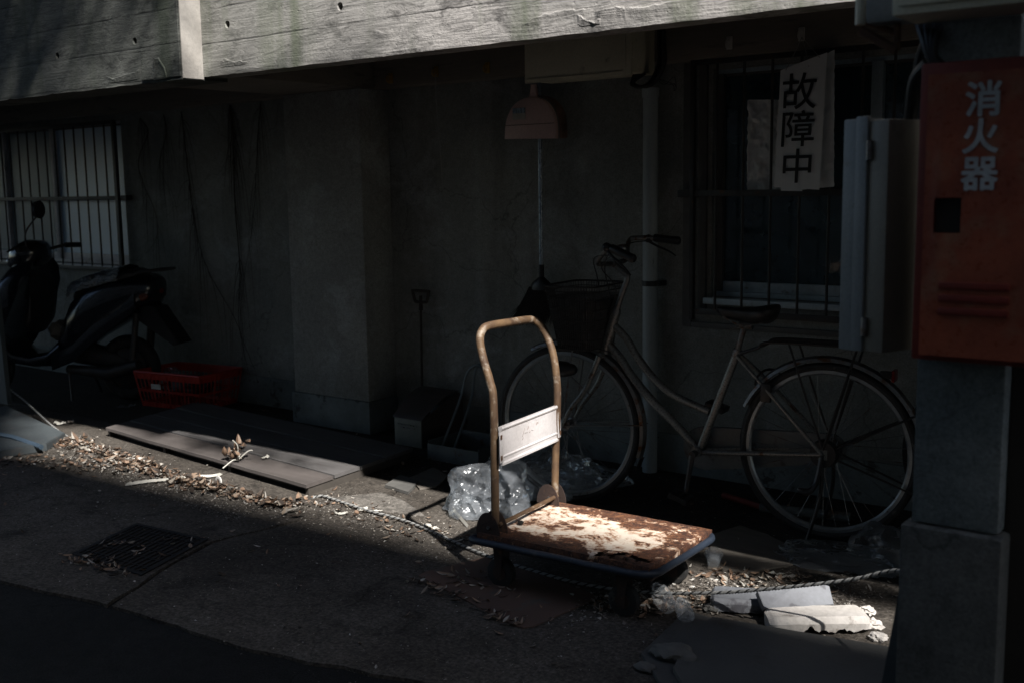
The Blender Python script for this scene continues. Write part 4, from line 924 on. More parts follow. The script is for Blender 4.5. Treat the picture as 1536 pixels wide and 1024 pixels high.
# stem + bars
S1, S2 = BP(941, 417), BP(920, 395)
mb = bk(); mb.tube(spline([HT, HT.lerp(S1, .6), S1, S1.lerp(S2, .35)+V((.0, 0, .006)), S2], 5), .0125, 12); mb.tube([S2+V((0, -.022, 0)), S2+V((0, .022, 0))], .019, 14, up=(0, 0, 1)); mb.build('stem', 'steel', BK)
HBp = {}
gN = [BP(911, 378, -.235), BP(933, 380, -.265), BP(951, 389, -.275)]; gF = [BP(962, 357, .25), BP(990, 358, .268), BP(1019, 361.5, .275)]
mb = bk(); bar = [gN[2], gN[1], gN[0]+V((-.03, .005, .0)), gN[0]+V((.02, .03, .004)), V((S2.x+.005, -.14, S2.z+.012)), V((S2.x, -.06, S2.z)), S2, V((S2.x, .06, S2.z)), V((S2.x+.01, .15, S2.z+.012)), gF[0]+V((.05, -.02, -.012)), gF[0]+V((.01, -.005, .0)), gF[1], gF[2]]
mb.tube(spline(bar, 6), .0108, 12); hb = mb.build('handlebar', 'steel', BK)
for g_ in (gN, gF):
    mb = bk(); dg_ = (g_[2]-g_[1]).normalized(); mb.tube([g_[2]-dg_*.115, g_[2]-dg_*.11, g_[2]-dg_*.05, g_[2]-dg_*.004, g_[2]+dg_*.004], [.016, .0175, .0165, .018, .012], 12); mb.build('grip', 'black_plastic', hb)
    mb = bk(); c_ = g_[2]-dg_*.14; mb.blob(c_+V((0, 0, -.006)), .021, 2, .1, 2, (1, .9, .9)); mb.tube(spline([c_+V((0, 0, -.018)), c_+dg_*.04+V((0, -.01, -.032)), c_+dg_*.10+V((0, -.012, -.05)), c_+dg_*.13+V((0, -.012, -.066))], 6), [.0065-.0002*i for i in range(19)], 8); mb.build('brake_lever', 'black_plastic', hb)
mb = bk(); c_ = gN[0]+V((-.04, .05, .012)); mb.blob(c_, .026, 2, 0, 1, (1, 1, .7)); mb.build('bell', 'chrome', hb)
mb = bk()
mb.tube(spline([gF[1]+V((.04, 0, -.01)), gF[0]+V((.03, -.03, -.02)), gN[0]+V((.04, .12, -.005)), gN[0]+V((.08, .14, -.08)), HT+V((.04, .03, .04)), HB+V((.03, .03, .02)), HB+V((.0, .045, -.05))], 7), .0026, 6)
mb.tube(spline([gN[1]+V((.05, 0, -.01)), gN[0]+V((.07, .02, -.03)), gN[0]+V((.10, .12, -.14)), HT+V((.06, -.02, -.05)), HB+V((.02, -.03, .02)), BP(935, 540), BP(1000, 626), BB+V((.02, -.02, .02))], 7), .0026, 6)
mb.tube(spline([gN[1]+V((.05, .01, -.01)), gN[0]+V((.05, .05, -.07)), gN[0]+V((.03, .14, -.16)), HT+V((.03, -.01, -.02))], 7), .0022, 6)
mb.build('brake_cable', 'cable', BK)
# basket
mb = bk(); TZ = BP(905, 424).z-.008; BZ = BP(905, 424).z-.275
tx0, tx1, ty_, bx0, bx1, by2 = .925, 1.175, .165, .96, 1.13, .135
def rr_(x0, x1, hy, z, n=10, r_=.05):
    out = []
    for cx_, cy_, a0 in ((x1-r_, hy-r_, 0), (x0+r_, hy-r_, 90), (x0+r_, -hy+r_, 180), (x1-r_, -hy+r_, 270)):
        out += [V((cx_+r_*math.cos(R(a0+90*k/n)), cy_+r_*math.sin(R(a0+90*k/n)), z)) for k in range(n+1)]
    return out
def lerpring(t): return rr_(bx0+(tx0-bx0)*t, bx1+(tx1-bx1)*t, by2+(ty_-by2)*t, BZ+(TZ-BZ)*t+0)
mb.tube(lerpring(1), .0042, 8, closed=True); mb.tube([q+V((0, 0, -.018)) for q in lerpring(.985)], .0022, 5, closed=True)
for t in (0, .14, .30, .46, .62, .78): mb.tube(lerpring(t), .0016 if t else .003, 5, closed=True)
def densify(rg, m=84):
    L_ = [0]; 
    for i in range(len(rg)): L_.append(L_[-1]+(rg[(i+1) % len(rg)]-rg[i]).length)
    out = []; j = 0
    for k in range(m):
        d0 = L_[-1]*k/m
        while L_[j+1] < d0: j += 1
        out.append(rg[j].lerp(rg[(j+1) % len(rg)], (d0-L_[j])/max(1e-6, L_[j+1]-L_[j])))
    return out
A_, B_ = densify(lerpring(0)), densify(lerpring(1))
for k in range(84): mb.tube([A_[k], B_[k]], .0014, 4)
for k in range(13): x = bx0+.01+(bx1-bx0-.02)*k/12; mb.tube([(x, -by2+.003, BZ), (x, by2-.003, BZ)], .0014, 4)
for k in range(9): y = -by2+.01+(2*by2-.02)*k/8; mb.tube([(bx0, y, BZ-.002), (bx1, y, BZ-.002)], .0014, 4)
bsk = mb.build('basket', 'black_plastic', BK)
mb = bk()   # dense mesh panels inside
mb.loft([[A_[k]*.0+V(((A_[k].x-1.045)*.985+1.045, A_[k].y*.985, BZ+.001)) for k in range(0, 84, 2)], [V(((A_[k].x*.1+B_[k].x*.9-1.05)*.985+1.05, (A_[k].y*.1+B_[k].y*.9)*.985, BZ+.9*(TZ-BZ)-.02)) for k in range(0, 84, 2)]], cap=False)
MT['mesh'] = glassy('fine_black_mesh', (.014, .014, .015), .32, .6)
mb.build('basket_liner', 'mesh', bsk, fix=False)
mb = bk(); mb.tube([(bx0+.03, -.05, BZ-.003), (HB.x+.02, -.015, HB.z+.0)], .005, 6); mb.tube([(bx0+.03, .05, BZ-.003), (HB.x+.02, .015, HB.z)], .005, 6)
mb.tube([(1.08, -.06, BZ-.004), (1.137, -.058, WR)], .004, 6); mb.tube([(1.08, .06, BZ-.004), (1.137, .058, WR)], .004, 6); mb.build('basket_support', 'steel', BK)
mb = bk(); c_ = BP(846, 553, -.06); mb.loft([[(c_.x+dx, c_.y+r_*math.cos(t), c_.z+r_*math.sin(t)) for t in [k*math.pi/8 for k in range(16)]] for dx, r_ in ((-.06, .012), (-.05, .022), (-.01, .034), (.02, .036), (.026, .03), (.028, .004))]); mb.build('headlamp', 'black_plastic', BK)
mb = bk(); mb.tube([(c_.x-.02, c_.y, c_.z-.02), (1.0, -.06, .50)], .004, 6); mb.build('lamp_bracket', 'steel', BK)
# saddle
SP = BP(1118, 482)
mb = bk(); mb.tube([st1-(st1-st0).normalized()*.01, SP.lerp(st1, -.0)+V((0, 0, -.005))], .0127, 12); mb.tube([st1+(st1-st0).normalized()*-.02, st1+(st1-st0).normalized()*.012], .019, 14); mb.build('seat_post', 'steel', BK)
nose, tail = BP(1076, 464), BP(1168, 466)
mb = bk(); rings = []; L_ = nose.x-tail.x; zs = (nose.z+tail.z)/2
for k in range(15):
    u = k/14; x = nose.x-L_*u; hw = .020+.082*(1/(1+math.exp(-(u-.55)*11)))*(1-.0) ; hw *= math.sin(min(1, (u+.02)/.10)*math.pi/2)*math.sin(min(1, (1.02-u)/.14)*math.pi/2)
    zc_ = zs-.012*math.sin(u*math.pi)+.012*u; hh = .020+.022*u
    hh *= math.sin(min(1, (u+.05)/.15)*math.pi/2)*math.sin(min(1, (1.05-u)/.2)*math.pi/2)
    rings.append([(x, hw*math.cos(t), zc_+(hh*.5*math.sin(t) if math.sin(t) > 0 else hh*1.4*math.sin(t))) for t in [j*2*math.pi/18 for j in range(18)]])
mb.loft(rings); sdl = mb.build('saddle', 'vinyl', BK, ang=60)
mb = bk()
for sy in (-.035, .035):
    mb.tube(spline([(nose.x-.03, sy*.3, zs-.03), (SP.x+.02, sy, zs-.055), (SP.x-.03, sy, zs-.055), (tail.x+.04, sy*1.2, zs-.035)], 5), .0035, 6)
    mb.tube([(tail.x+.05+.0006*k*10-.02, sy*1.5+.012*math.cos(k*.8), zs-.035-.0016*k+.012*0+.0*math.sin(k)) for k in range(26)], .0022, 5)
mb.tube([(SP.x+.02, 0, zs-.06), (SP.x-.03, 0, zs-.06)], .018, 10); mb.build('saddle_spring', 'steel', sdl)
# rack
RZ = BP(1180, 512).z
mb = bk()
for sy in (-.06, .06):
    mb.tube(spline([(st1.x-.02, sy*.4, st1.z+.0), (st1.x-.10, sy*.9, RZ-.025), (.22, sy, RZ), (0, sy, RZ+.002), (-.20, sy, RZ)], 6), .0055, 8)
    mb.tube([(-.12, sy, RZ), (0, sy*1.05, WR+.02)], .0045, 6); mb.tube([(.14, sy, RZ), (0, sy*1.05, WR+.02)], .0045, 6)
mb.tube([(-.20, -.06, RZ), (-.20, .06, RZ)], .0055, 8)
for x in (.2, .1, 0, -.1): mb.tube([(x, -.06, RZ-.001), (x, .06, RZ-.001)], .004, 6)
for sy in (-.025, .025): mb.tube([(.22, sy, RZ+.003), (-.19, sy, RZ+.003)], .004, 6)
mb.build('rack', 'black_plastic', BK)
mb = bk(); e = BP(1341, 563); mb.box(e.x-.008, e.x+.004, -.028, .028, e.z-.022, e.z+.022, .003); mb.build('reflector', 'red_lens', BK)
mb = bk(); mb.box(e.x+.004, e.x+.05, -.012, .012, e.z-.012, e.z+.014, .003); mb.build('reflector_bracket', 'black_plastic', BK)
# crank, chain case, pedals
mb = bk(); cc = []
def capsule(a, ra, b, rb, n=14):
    d = (b-a); ang = math.atan2(d.z, d.x); o_ = []
    for k in range(n+1): t = ang+math.pi/2+math.pi*k/n; o_.append(V((a.x+ra*math.cos(t), 0, a.z+ra*math.sin(t))))
    for k in range(n+1): t = ang-math.pi/2+math.pi*k/n; o_.append(V((b.x+rb*math.cos(t), 0, b.z+rb*math.sin(t))))
    return o_
cs = capsule(BB, .092, V((0, 0, WR)), .060)
mb.prism([q+V((0, .046, 0)) for q in cs], (0, .022, 0), .006); mb.build('chain_case', 'case', BK)
ca_ = R(-82)
for sd, a_ in ((-1, ca_), (1, ca_+math.pi)):
    e = BB+V((.165*math.cos(a_), 0, .165*math.sin(a_)))
    mb = bk(); mb.tube([BB+V((0, sd*.05, 0)), BB+V((0, sd*.085, 0))], .014, 10, up=(0, 0, 1)); mb.tube([BB+V((0, sd*.08, 0)), e+V((0, sd*.092, 0))], [.013, .009], 8); ck = mb.build('crank', 'bar', BK)
    mb = bk()
    tl = Matrix.Translation(e+V((0, sd*.14, 0))) @ Matrix.Rotation(R(-18), 4, 'Y')
    for x in (-.042, .022): mb.box(x, x+.02, -.042, .042, -.012, .012, .003, tl)
    mb.box(-.022, .022, -.042, -.036, -.010, .010, 0, tl); mb.box(-.022, .022, .036, .042, -.010, .010, 0, tl)
    mb.tube([e+V((0, sd*.09, 0)), e+V((0, sd*.18, 0))], .008, 8, up=(0, 0, 1)); mb.build('pedal', 'black_plastic', ck)
# double leg stand & lock
mb = bk()
for sy in (-.075, .075): mb.tube(spline([(0, sy, WR), (-.004, sy*1.2, WR-.14), (.035, sy*1.5, .035), (.05, sy*1.5, .012)], 5), .0075, 8)
mb.tube([(.05, -.1125, .012), (.05, .1125, .012)], .0075, 8); mb.tube(spline([(0, -.078, WR-.01), (.012, -.10, WR-.10), (.035, -.12, WR-.135), (.075, -.125, WR-.13)], 5), [.010, .010, .010, .010, .010, .010, .010, .011, .012, .013, .014, .015, .014, .012, .010, .006], 8); mb.build('kickstand', 'black_plastic', BK)
mb = bk(); q = BP(1150, 585, -.03); mb.box(q.x-.022, q.x+.02, -.05, -.03, q.z-.045, q.z+.03, .006); mb.tube([(q.x+.078*math.cos(t)*.55, .0-.045*math.cos(t), q.z+.02+.06*math.sin(t)) for t in [k*math.pi/10 for k in range(11)]], .005, 6); mb.build('ring_lock', 'black_plastic', BK)
# a second bicycle parked further right, mostly behind the column
def relabel(o, **k):
    for a, b in k.items(): o[a] = b
b2 = copy_tree(BK); tx = W(1357, 575, 4.26).x; b2.location = (tx+1.487*.9932, 4.26+1.487*.116, 0)
b2['label'] = 'bicycle further right of which only the front tyre shows between the column and cream bicycle'
for q in (BK, b2): q['group'] = 'bicycles parked along the wall'

# ================================================================== DUSTPANS ON THE FLOOR
ctr = G(612, 668, 0)
LD = thing('long_dustpan', (-4.10, 4.4, 0), 'dark tin dustpan with upright rod and D-shaped grip standing beside the pillar', 'dustpan')
xa, xb = G(590, 666).x, G(637, 671).x
ya = 4.29
hz = W(590, 625, ya).z; tz = W(632, 580, 4.53).z
mb = MB(); mb.box(xa, xb, ya, ya+.004, .0, hz, .001); mb.build('front_plate', 'pan_front', LD)
xr = xb+.075
mb = MB()
mb.prism([(xa, ya+.0045, 0), (xa, ya+.0045, hz), (xa, 4.53, tz), (xa, 4.58, tz-.03), (xa, 4.58, 0)], (.003, 0, 0)); mb.build('side_plate', 'pan_lid', LD); mb = MB(); mb.prism([(xb, ya+.0045, 0), (xb, ya+.0045, hz), (xb+.05, 4.53, tz), (xb+.05, 4.58, tz-.03), (xb+.05, 4.58, 0)], (.003, 0, 0))
mb.build('side_plate', 'pan_lid', LD)
mb = MB(); n = 8
def lidp(u, v_):
    z = hz+(tz-hz)*math.sin(v_*math.pi/2*1.0); y = ya-.006+(4.54-ya)*v_; return V((xa-.01+(xb-xa+.02+.05*v_)*u, y, z+.003))
mb.loft([[lidp(0, j/8), lidp(1, j/8), lidp(1, j/8)+V((0, .002, .004)), lidp(0, j/8)+V((0, .002, .004))] for j in range(9)]); mb.build('lid', 'pan_lid', LD)
mb = MB(); mb.tube([(xa+.03, ya-.004, hz-.03), (xb-.03, ya-.004, hz-.03)], .002, 5); mb.box(xa+.05, xb-.04, ya-.003, ya-.0002, hz-.05, hz-.044); mb.build('latch', 'chrome', LD)
gt = W(631, 447, 4.57); rb_ = W(633, 580, 4.53)
mb = MB(); mb.tube([rb_+V((0, 0, -.02)), gt], .0065, 8); mb.build('rod', 'joist', LD)
mb = MB(); g1_, g2_ = W(619, 436, 4.57), W(643, 446, 4.57); zg = g1_.z; cxg = (g1_.x+g2_.x)/2; hwg = (g2_.x-g1_.x)/2
mb.tube(spline([(cxg-hwg, 4.57, zg-.006), (cxg-hwg+.006, 4.57, zg), (cxg+hwg-.006, 4.57, zg), (cxg+hwg, 4.57, zg-.006), (cxg+hwg*.75, 4.57, zg-.055), (cxg+hwg*.5, 4.57, zg-.062), (cxg-hwg*.5, 4.57, zg-.062), (cxg-hwg*.75, 4.57, zg-.055)], 5, True), .0085, 8, closed=True)
mb.tube([gt+V((0, 0, .012)), gt+V((0, 0, -.07))], [.009, .012], 8); mb.build('grip', 'joist', LD)
# hoop handled pan
HD = thing('hoop_dustpan', (-3.56, 4.28, 0), 'low grey tin dustpan with tall flat-bar hoop handle behind the trolley', 'dustpan')
x0, x1, y0, y1 = -3.74, -3.40, 4.13, 4.40
mb = MB(); mb.box(x0, x1, y0, y1, .001, .006); mb.box(x0, x1, y0, y0+.005, .0065, .085); mb.box(x0, x0+.005, y0+.0055, y1, .0065, .10); mb.box(x1-.005, x1, y0+.0055, y1, .0065, .10); mb.box(x0+.0055, x1-.0055, y1-.005, y1, .0065, .11); mb.build('pan', 'pan', HD)
tp = W(713, 548, 4.45)
mb = MB()
for dx, dy in ((-.002, 0), (.05, .03)):
    mb.tube(spline([(x0+.045+dx*1.6, y0+.06, .05), W(690, 600, 4.40)+V((dx, dy, 0)), W(700, 562, 4.44)+V((dx*.6, dy, 0)), tp+V((0, dy, 0)), W(728, 556, 4.45)+V((0, dy, 0)), W(736, 585, 4.44)+V((0, dy, 0)), (x1-.03, y1-.06, .09)], 8), .0085, 8, flat=.4, up=(1, 0, 0))
mb.build('hoop_handle', 'pan', HD)

# ================================================================== RED CRATE
CR = thing('crate', (-6.08, 4.36, 0), 'red plastic basket crate with white sticker against the wall beside the scooter', 'crate')
CMt = rotz(R(9), (-6.06, 4.37, 0))
mk2 = lambda: MB(lambda p: CMt @ p)
mb = mk2(); Lx, Ly, H_ = .25, .165, .23
def cr_ring(z, g_=0): k = 1+.16*z/H_; return [V((sx*Lx*k, sy*Ly*k, z)) for sx, sy in ((-1, -1), (1, -1), (1, 1), (-1, 1))]
def bar_ring(z0, z1, t=.005):
    a, b = cr_ring(z0), cr_ring(z1)
    for i in range(4):
        j = (i+1) % 4; n_ = V((0, -1, 0)) if i == 0 else V((1, 0, 0)) if i == 1 else V((0, 1, 0)) if i == 2 else V((-1, 0, 0))
        mb.loft([[a[i], a[j], a[j]-n_*t, a[i]-n_*t], [b[i], b[j], b[j]-n_*t, b[i]-n_*t]])
bar_ring(0, .03); bar_ring(.10, .115); bar_ring(.185, H_); 
r0 = cr_ring(H_); 
for i in range(4): mb.tube([r0[i], r0[(i+1) % 4]], .0085, 8)
for i in range(4):
    a, b = cr_ring(.0), cr_ring(H_); j = (i+1) % 4; m_ = 16 if i % 2 == 0 else 11
    for k in range(m_+1):
        u = k/m_; p0, p1 = a[i].lerp(a[j], u), b[i].lerp(b[j], u); mb.tube([p0, p1], .0035 if k % 4 else .007, 4)
mb.box(-Lx+.004, Lx-.004, -Ly+.004, Ly-.004, .002, .008)
mb.build('basket_body', 'crate', CR)
mb = mk2(); k_ = 1.10; mb.box(-.14, -.055, -Ly*1.115-.010, -Ly*1.115-.006, .125, .158); mb.build('sticker', 'white_plastic', CR)
tag(MB().blob(CMt @ V((-.12, -.03, .215)), .05, 3, .5, 5, (1.2, .8, .6), 4).build('crumpled_wrapper', 'film_dark'), 'crumpled clear wrapper poking out of the red crate', 'wrapper')
tag(MB().blob(CMt @ V((.02, .0, .13)), .12, 3, .3, 3, (1.6, 1, .55), 8).build('dark_bag', 'black_plastic'), 'dark plastic bundle lying inside the red crate', 'bag')

# ================================================================== SCOOTER
SO_ = V((-6.5, 4.25, 0)); a_ = R(25); SS = V((-math.cos(a_), -math.sin(a_), 0)); SN = V((-math.sin(a_), math.cos(a_), 0))
ST_ = lambda p: SO_+SS*p.x+SN*p.y+V((0, 0, p.z))
SC = thing('motor_scooter', SO_, 'dark motor scooter with shiny wrapped seat parked under the left window', 'scooter')
sk = lambda: MB(ST_)
def sec(x, z, hw, hh, n=20, pw=2.6, dx=0.):
    o_ = []
    for k in range(n):
        t = 2*math.pi*k/n; c_, s_ = math.cos(t), math.sin(t); o_.append((x+dx*math.sin(t), hw*math.copysign(abs(c_)**(2/pw), c_), z+hh*math.copysign(abs(s_)**(2/pw), s_)))
    return o_
def swheel(cx, r_, wdt):
    mb = sk(); P_ = [(cx+(r_-wdt)*math.cos(t), 0, r_+(r_-wdt)*math.sin(t)) for t in [k*2*math.pi/48 for k in range(48)]]
    mb.tube(P_, wdt, 12, closed=True, up=(0, 1, 0)); t_ = mb.build('wheel', 'rubber', SC)
    mb = sk(); mb.tube([(cx, -.045, r_), (cx, -.03, r_), (cx, .03, r_), (cx, .045, r_)], [r_*.50, r_*.62, r_*.62, r_*.5], 28, up=(0, 0, 1))
    mb.tube([(cx, -.06, r_), (cx, .06, r_)], .03, 14, up=(0, 0, 1)); mb.build('rim', 'bar', t_)
swheel(0.02, .222, .048); swheel(1.13, .215, .044)
# tail body: loft from under-seat to tail
mb = sk()
mb.loft([sec(.46, .40, .12, .12), sec(.37, .50, .155, .19), sec(.22, .61, .175, .19), sec(.05, .68, .18, .17), sec(-.10, .725, .165, .135), sec(-.20, .75, .125, .105), sec(-.25, .77, .06, .06)])
bd = mb.build('tail_body', 'scooter_paint', SC, ang=60)
mb = sk()  # footboard sweeping up to the leg shield
mb.loft([sec(.46, .36, .14, .085), sec(.55, .29, .15, .06), sec(.68, .27, .155, .045), sec(.82, .29, .15, .05), sec(.90, .36, .15, .07), sec(.93, .45, .16, .08)])
mb.build('footboard', 'scooter_paint', SC, ang=60)
mb = sk()
mb.loft([[(x-.10*b_, y*.92, z), (x-.02, y, z+.01), (x+.05*b_, y*.8, z), (x+.085*b_, y*.35, z), (x+.085*b_, -y*.35, z), (x+.05*b_, -y*.8, z), (x-.02, -y, z+.01), (x-.10*b_, -y*.92, z), (x-.07*b_, -y*.5, z-.01), (x-.07*b_, y*.5, z-.01)] for x, y, z, b_ in ((.98, .12, .28, .8), (.97, .20, .38, 1.1), (.93, .25, .52, 1.35), (.86, .26, .66, 1.45), (.79, .235, .80, 1.35), (.73, .17, .90, 1.1), (.70, .12, .95, .8))]); mb.build('leg_shield', 'scooter_paint', SC, ang=60)
mb = sk(); mb.loft([sec(.70, .55, .14, .10), sec(.66, .62, .15, .12), sec(.64, .72, .15, .11), sec(.66, .82, .12, .08)]); mb.build('glove_box', 'black_plastic', SC, ang=60)
mb = sk(); mb.loft([[(x, y, z) for y, z in ((-.165, z0), (-.172, z0+.05), (-.160, z0+.11), (-.150, z0+.11), (-.150, z0))] for x, z0 in ((.50, .22), (.34, .28), (.20, .40), (.02, .52), (-.14, .63))]); mb.build('side_fairing', 'scooter_paint', SC, ang=60)
mb = sk(); mb.loft([sec(.60, 1.0, .06, .055), sec(.64, .99, .14, .085), sec(.71, .98, .155, .105), sec(.80, .96, .12, .085), sec(.845, .945, .05, .045)]); cw = mb.build('handlebar_cowl', 'scooter_paint', SC, ang=60)
mb = sk(); mb.blob((.825, -.03, .935), .06, 3, 0, 1, (.55, 1.2, .8)); mb.build('headlamp', 'lamp_glass', cw)
mb = sk(); mb.tube(spline([(.66, -.10, 1.01), (.60, -.22, 1.035), (.565, -.33, 1.03)], 5), .011, 8); mb.tube(spline([(.66, .10, 1.01), (.60, .22, 1.035), (.565, .33, 1.03)], 5), .011, 8); hbs = mb.build('handlebar', 'bar', SC)
for sy in (-1, 1):
    mb = sk(); mb.tube([(.60, sy*.225, 1.035), (.565, sy*.335, 1.03)], .018, 10); mb.build('grip', 'rubber', hbs)
    mb = sk(); mb.tube(spline([(.64, sy*.19, 1.03), (.665, sy*.25, 1.03), (.64, sy*.34, 1.02)], 4), .006, 6); mb.build('brake_lever', 'bar', hbs)
    if sy == 1: continue
    c_ = V((.535, -.14, 1.285))
    mb = sk(); mb.tube(spline([(.63, sy*.16, 1.03), (.64, c_.y+.0, 1.14), (c_.x, c_.y, c_.z-.03)], 5), .006, 6); ms_ = mb.build('mirror', 'bar', SC)
    mb = sk(); mb.tube([(c_.x+.02, c_.y, c_.z), (c_.x+.012, c_.y, c_.z), (c_.x-.012, c_.y, c_.z)], [.02, .055, .058], 20, up=(0, 0, 1)); mb.build('mirror_shell', 'black_plastic', ms_)
mb = sk(); mb.loft([sec(.36, .69, .08, .05), sec(.30, .755, .125, .065), sec(.18, .80, .14, .06), sec(.05, .83, .14, .05), sec(-.08, .855, .12, .038), sec(-.14, .86, .07, .02)]); seat = mb.build('seat', 'vinyl', SC, ang=60)
mb = sk()
def wrapp(u, v_):
    x = .40-.42*u; t = math.pi*(v_*1.16-.08); hw = .150*min(1, .65+u*1.2); zc_ = .715+.125*u**.7; k = 1+.10*mnoise.noise(V((u*9, v_*11, 1)))+.05*mnoise.noise(V((u*25, v_*28, 3)))
    return V((x+.01*mnoise.noise(V((u*12, v_*12, 5))), hw*1.05*math.cos(t)*k, zc_+.075*math.sin(t)*k))
mb.grid(wrapp, 60, 60); mb.build('seat_wrap', 'wrap', seat, fix=False)
mb = sk(); mb.tube(spline([(-.08, -.09, .83), (-.14, -.09, .87), (-.30, -.08, .885), (-.31, 0, .885), (-.30, .08, .885), (-.14, .09, .87), (-.08, .09, .83)], 5), .009, 8)
for y in (-.04, .04): mb.tube([(-.12, y, .868), (-.30, y, .885)], .006, 6)
mb.build('rear_carrier', 'bar', SC)
for sy in (-1, 1):
    mb = sk(); mb.blob((-.13, sy*.115, .715), .055, 3, .05, 2, (1.5, .45, .75)); mb.build('turn_signal', 'orange_lens', SC)
mb = sk(); mb.blob((-.225, 0, .74), .05, 3, 0, 2, (.6, 1.4, .7)); mb.build('tail_lamp', 'red_lens', SC)
mb = sk(); mb.prism([(-.16, -.09, .66), (-.24, -.09, .64), (-.40, -.08, .40), (-.355, -.08, .385), (-.10, -.09, .56)], (0, .17, 0), .006); mb.build('rear_mudguard', 'black_plastic', SC)
mb = sk(); mb.loft([sec(.42, .30, .05, .05), sec(.30, .31, .07, .075), sec(.10, .27, .065, .07), sec(0, .24, .06, .06), sec(-.04, .235, .03, .03)]); mb.tube([(.42, -.1, .22), (.1, -.12, .20), (-.12, -.12, .26)], [.03, .045, .04], 12); mb.build('engine_case', 'bar', SC)
mb = sk(); mb.tube([(-.06, .1, .25), (-.11, .1, .60)], .028, 14); mb.tube([(-.06, -.1, .27), (-.11, -.1, .60)], .02, 12); mb.build('shock_absorber', 'bar', SC)
mb = sk(); mb.loft([[(1.13+rr*math.cos(R(t)), y, .215+rr*math.sin(R(t))) for y, rr in ((-.06, .225), (-.05, .25), (0, .262), (.05, .25), (.06, .225), (0, .245))] for t in range(15, 175, 10)]); mb.build('front_mudguard', 'scooter_paint', SC)
mb = sk(); mb.tube([(.90, .05, .62), (1.13, .075, .215)], .018, 10); mb.tube([(.90, -.05, .62), (1.13, -.075, .215)], .018, 10); mb.build('front_fork', 'bar', SC)
mb = sk(); mb.tube([(.40, -.12, .20), (.36, -.17, .015)], .009, 8); mb.tube([(.40, .12, .20), (.36, .17, .015)], .009, 8); mb.tube([(.40, -.13, .20), (.40, .13, .20)], .009, 8); mb.build('centre_stand', 'bar', SC)
tag(MB().blob(ST_(V((.50, -.02, .47))), .10, 3, .35, 4, (.9, .9, .7), 5).build('rag_bundle', 'card'), 'pale rag bundle stuffed on the scooter footboard before the seat', 'rag')

# ================================================================== BOARD PLATFORM (pallet)
pa, pb_, pc_, pd = G(157, 641, .055), G(458, 727, .055), G(622, 671, .055), G(300, 601, .055)
PLT = thing('board_platform', (pa+pb_+pc_+pd)/4*1.0+V((0, 0, -.055)), 'low worn board platform lying on the floor in front of the pillar', 'pallet')
def pp(u, v_, z=0): q = pa.lerp(pb_, u).lerp(pd.lerp(pc_, u), v_); return V((q.x, q.y, z))
vs_ = [0, .235, .47, .71, .985]
for i in range(4):
    mb = MB(); n = 30; g_ = .009
    rows = []
    for k in range(n+1):
        u = k/n; sag = .002*mnoise.noise(V((u*6, i, 0))); zt_ = .056+sag*1.6+(.0015*(i % 2))
        v0, v1 = vs_[i]+g_, vs_[i+1]-g_*(.5 if i < 3 else 0); w_ = .002*mnoise.noise(V((u*11, i*3, 5)))
        rows.append([pp(u, v0+w_, zt_-.018), pp(u, v0+w_, zt_-.002), pp(u, v0+.006+w_, zt_), pp(u, v1-.006, zt_), pp(u, v1, zt_-.002), pp(u, v1, zt_-.018)])
    mb.loft(rows); b_ = mb.build('board', 'board_brown' if i in (0,) else 'board', PLT, smooth=False)
mb = MB()
for v0, v1 in ((.07, .10), (.46, .49), (.92, .95)):
    mb.loft([[pp(u, v0, .006), pp(u, v1, .006), pp(u, v1, .034), pp(u, v0, .034)] for u in (.005, .5, .995)])
for u0 in (.0, .32, .65, .985): mb.loft([[pp(u0, v_, .0), pp(u0+.012, v_, .0), pp(u0+.012, v_, .0355), pp(u0, v_, .0355)] for v_ in (.03, .5, .97)])
mb.build('joist', 'joist', PLT, smooth=False)

# ================================================================== SMALL LAID OBJECTS
def flat_plate(name, pxs, z0, z1, mat, label, cat, seed=0, rr=0, amp=.0):
    pts = [G(a, b, z1) for a, b in pxs]
    if amp: pts2 = []; 
    out = []
    n = len(pts)
    for i in range(n):
        a, b = pts[i], pts[(i+1) % n]; k = max(1, int((b-a).length/.02))
        for j in range(k):
            q = a.lerp(b, j/k); out.append(q+V((amp*mnoise.noise(q*30+V((seed, 0, 0))), amp*mnoise.noise(q*30+V((0, seed, 9))), 0)))
    mb = MB(); mb.prism([q-V((0, 0, z1-z0)) for q in out], (0, 0, z1-z0)); return tag(mb.build(name, mat, smooth=False), label, cat)
flat_plate('steel_plate', [(628, 862), (640, 856), (728, 834), (740, 834), (890, 890), (893, 897), (800, 938), (785, 940), (770, 936)], .001, .006, 'plate', 'rusty flat steel cover plate lying on the ground in front of the trolley', 'plate', 2, amp=.002)
flat_plate('flat_board', [(1030, 914), (1160, 955), (1075, 1040), (1000, 1040), (962, 978)], .001, .013, 'flatboard', 'grey board lying flat at the lower right, partly under the wider board', 'board', 3, amp=.0015)
flat_plate('flat_board', [(1069, 924), (1340, 970), (1395, 1085), (1060, 1085), (1010, 1000), (1033, 953)], .0145, .03, 'flatboard', 'wider grey board lying on top at the lower right beside the column base', 'board', 4, amp=.0015)
flat_plate('cardboard_sheet', [(1068, 800), (1110, 787), (1150, 800), (1202, 826), (1190, 845), (1120, 858), (1062, 850)], .002, .008, 'card', 'brown cardboard sheet on the ground under the rear wheel of the cream bicycle', 'cardboard', 5, amp=.004)
flat_plate('floor_pad', [(578, 726), (600, 711), (628, 720), (612, 737)], .002, .016, 'stone', 'small grey flat pad lying right of the board platform', 'pad', 6, amp=.003)
flat_plate('sheet_piece', [(612, 716), (650, 700), (672, 712), (655, 728), (630, 732)], .002, .010, 'card', 'dark torn sheet piece on the ground behind the grey pad', 'sheet', 7, amp=.006)
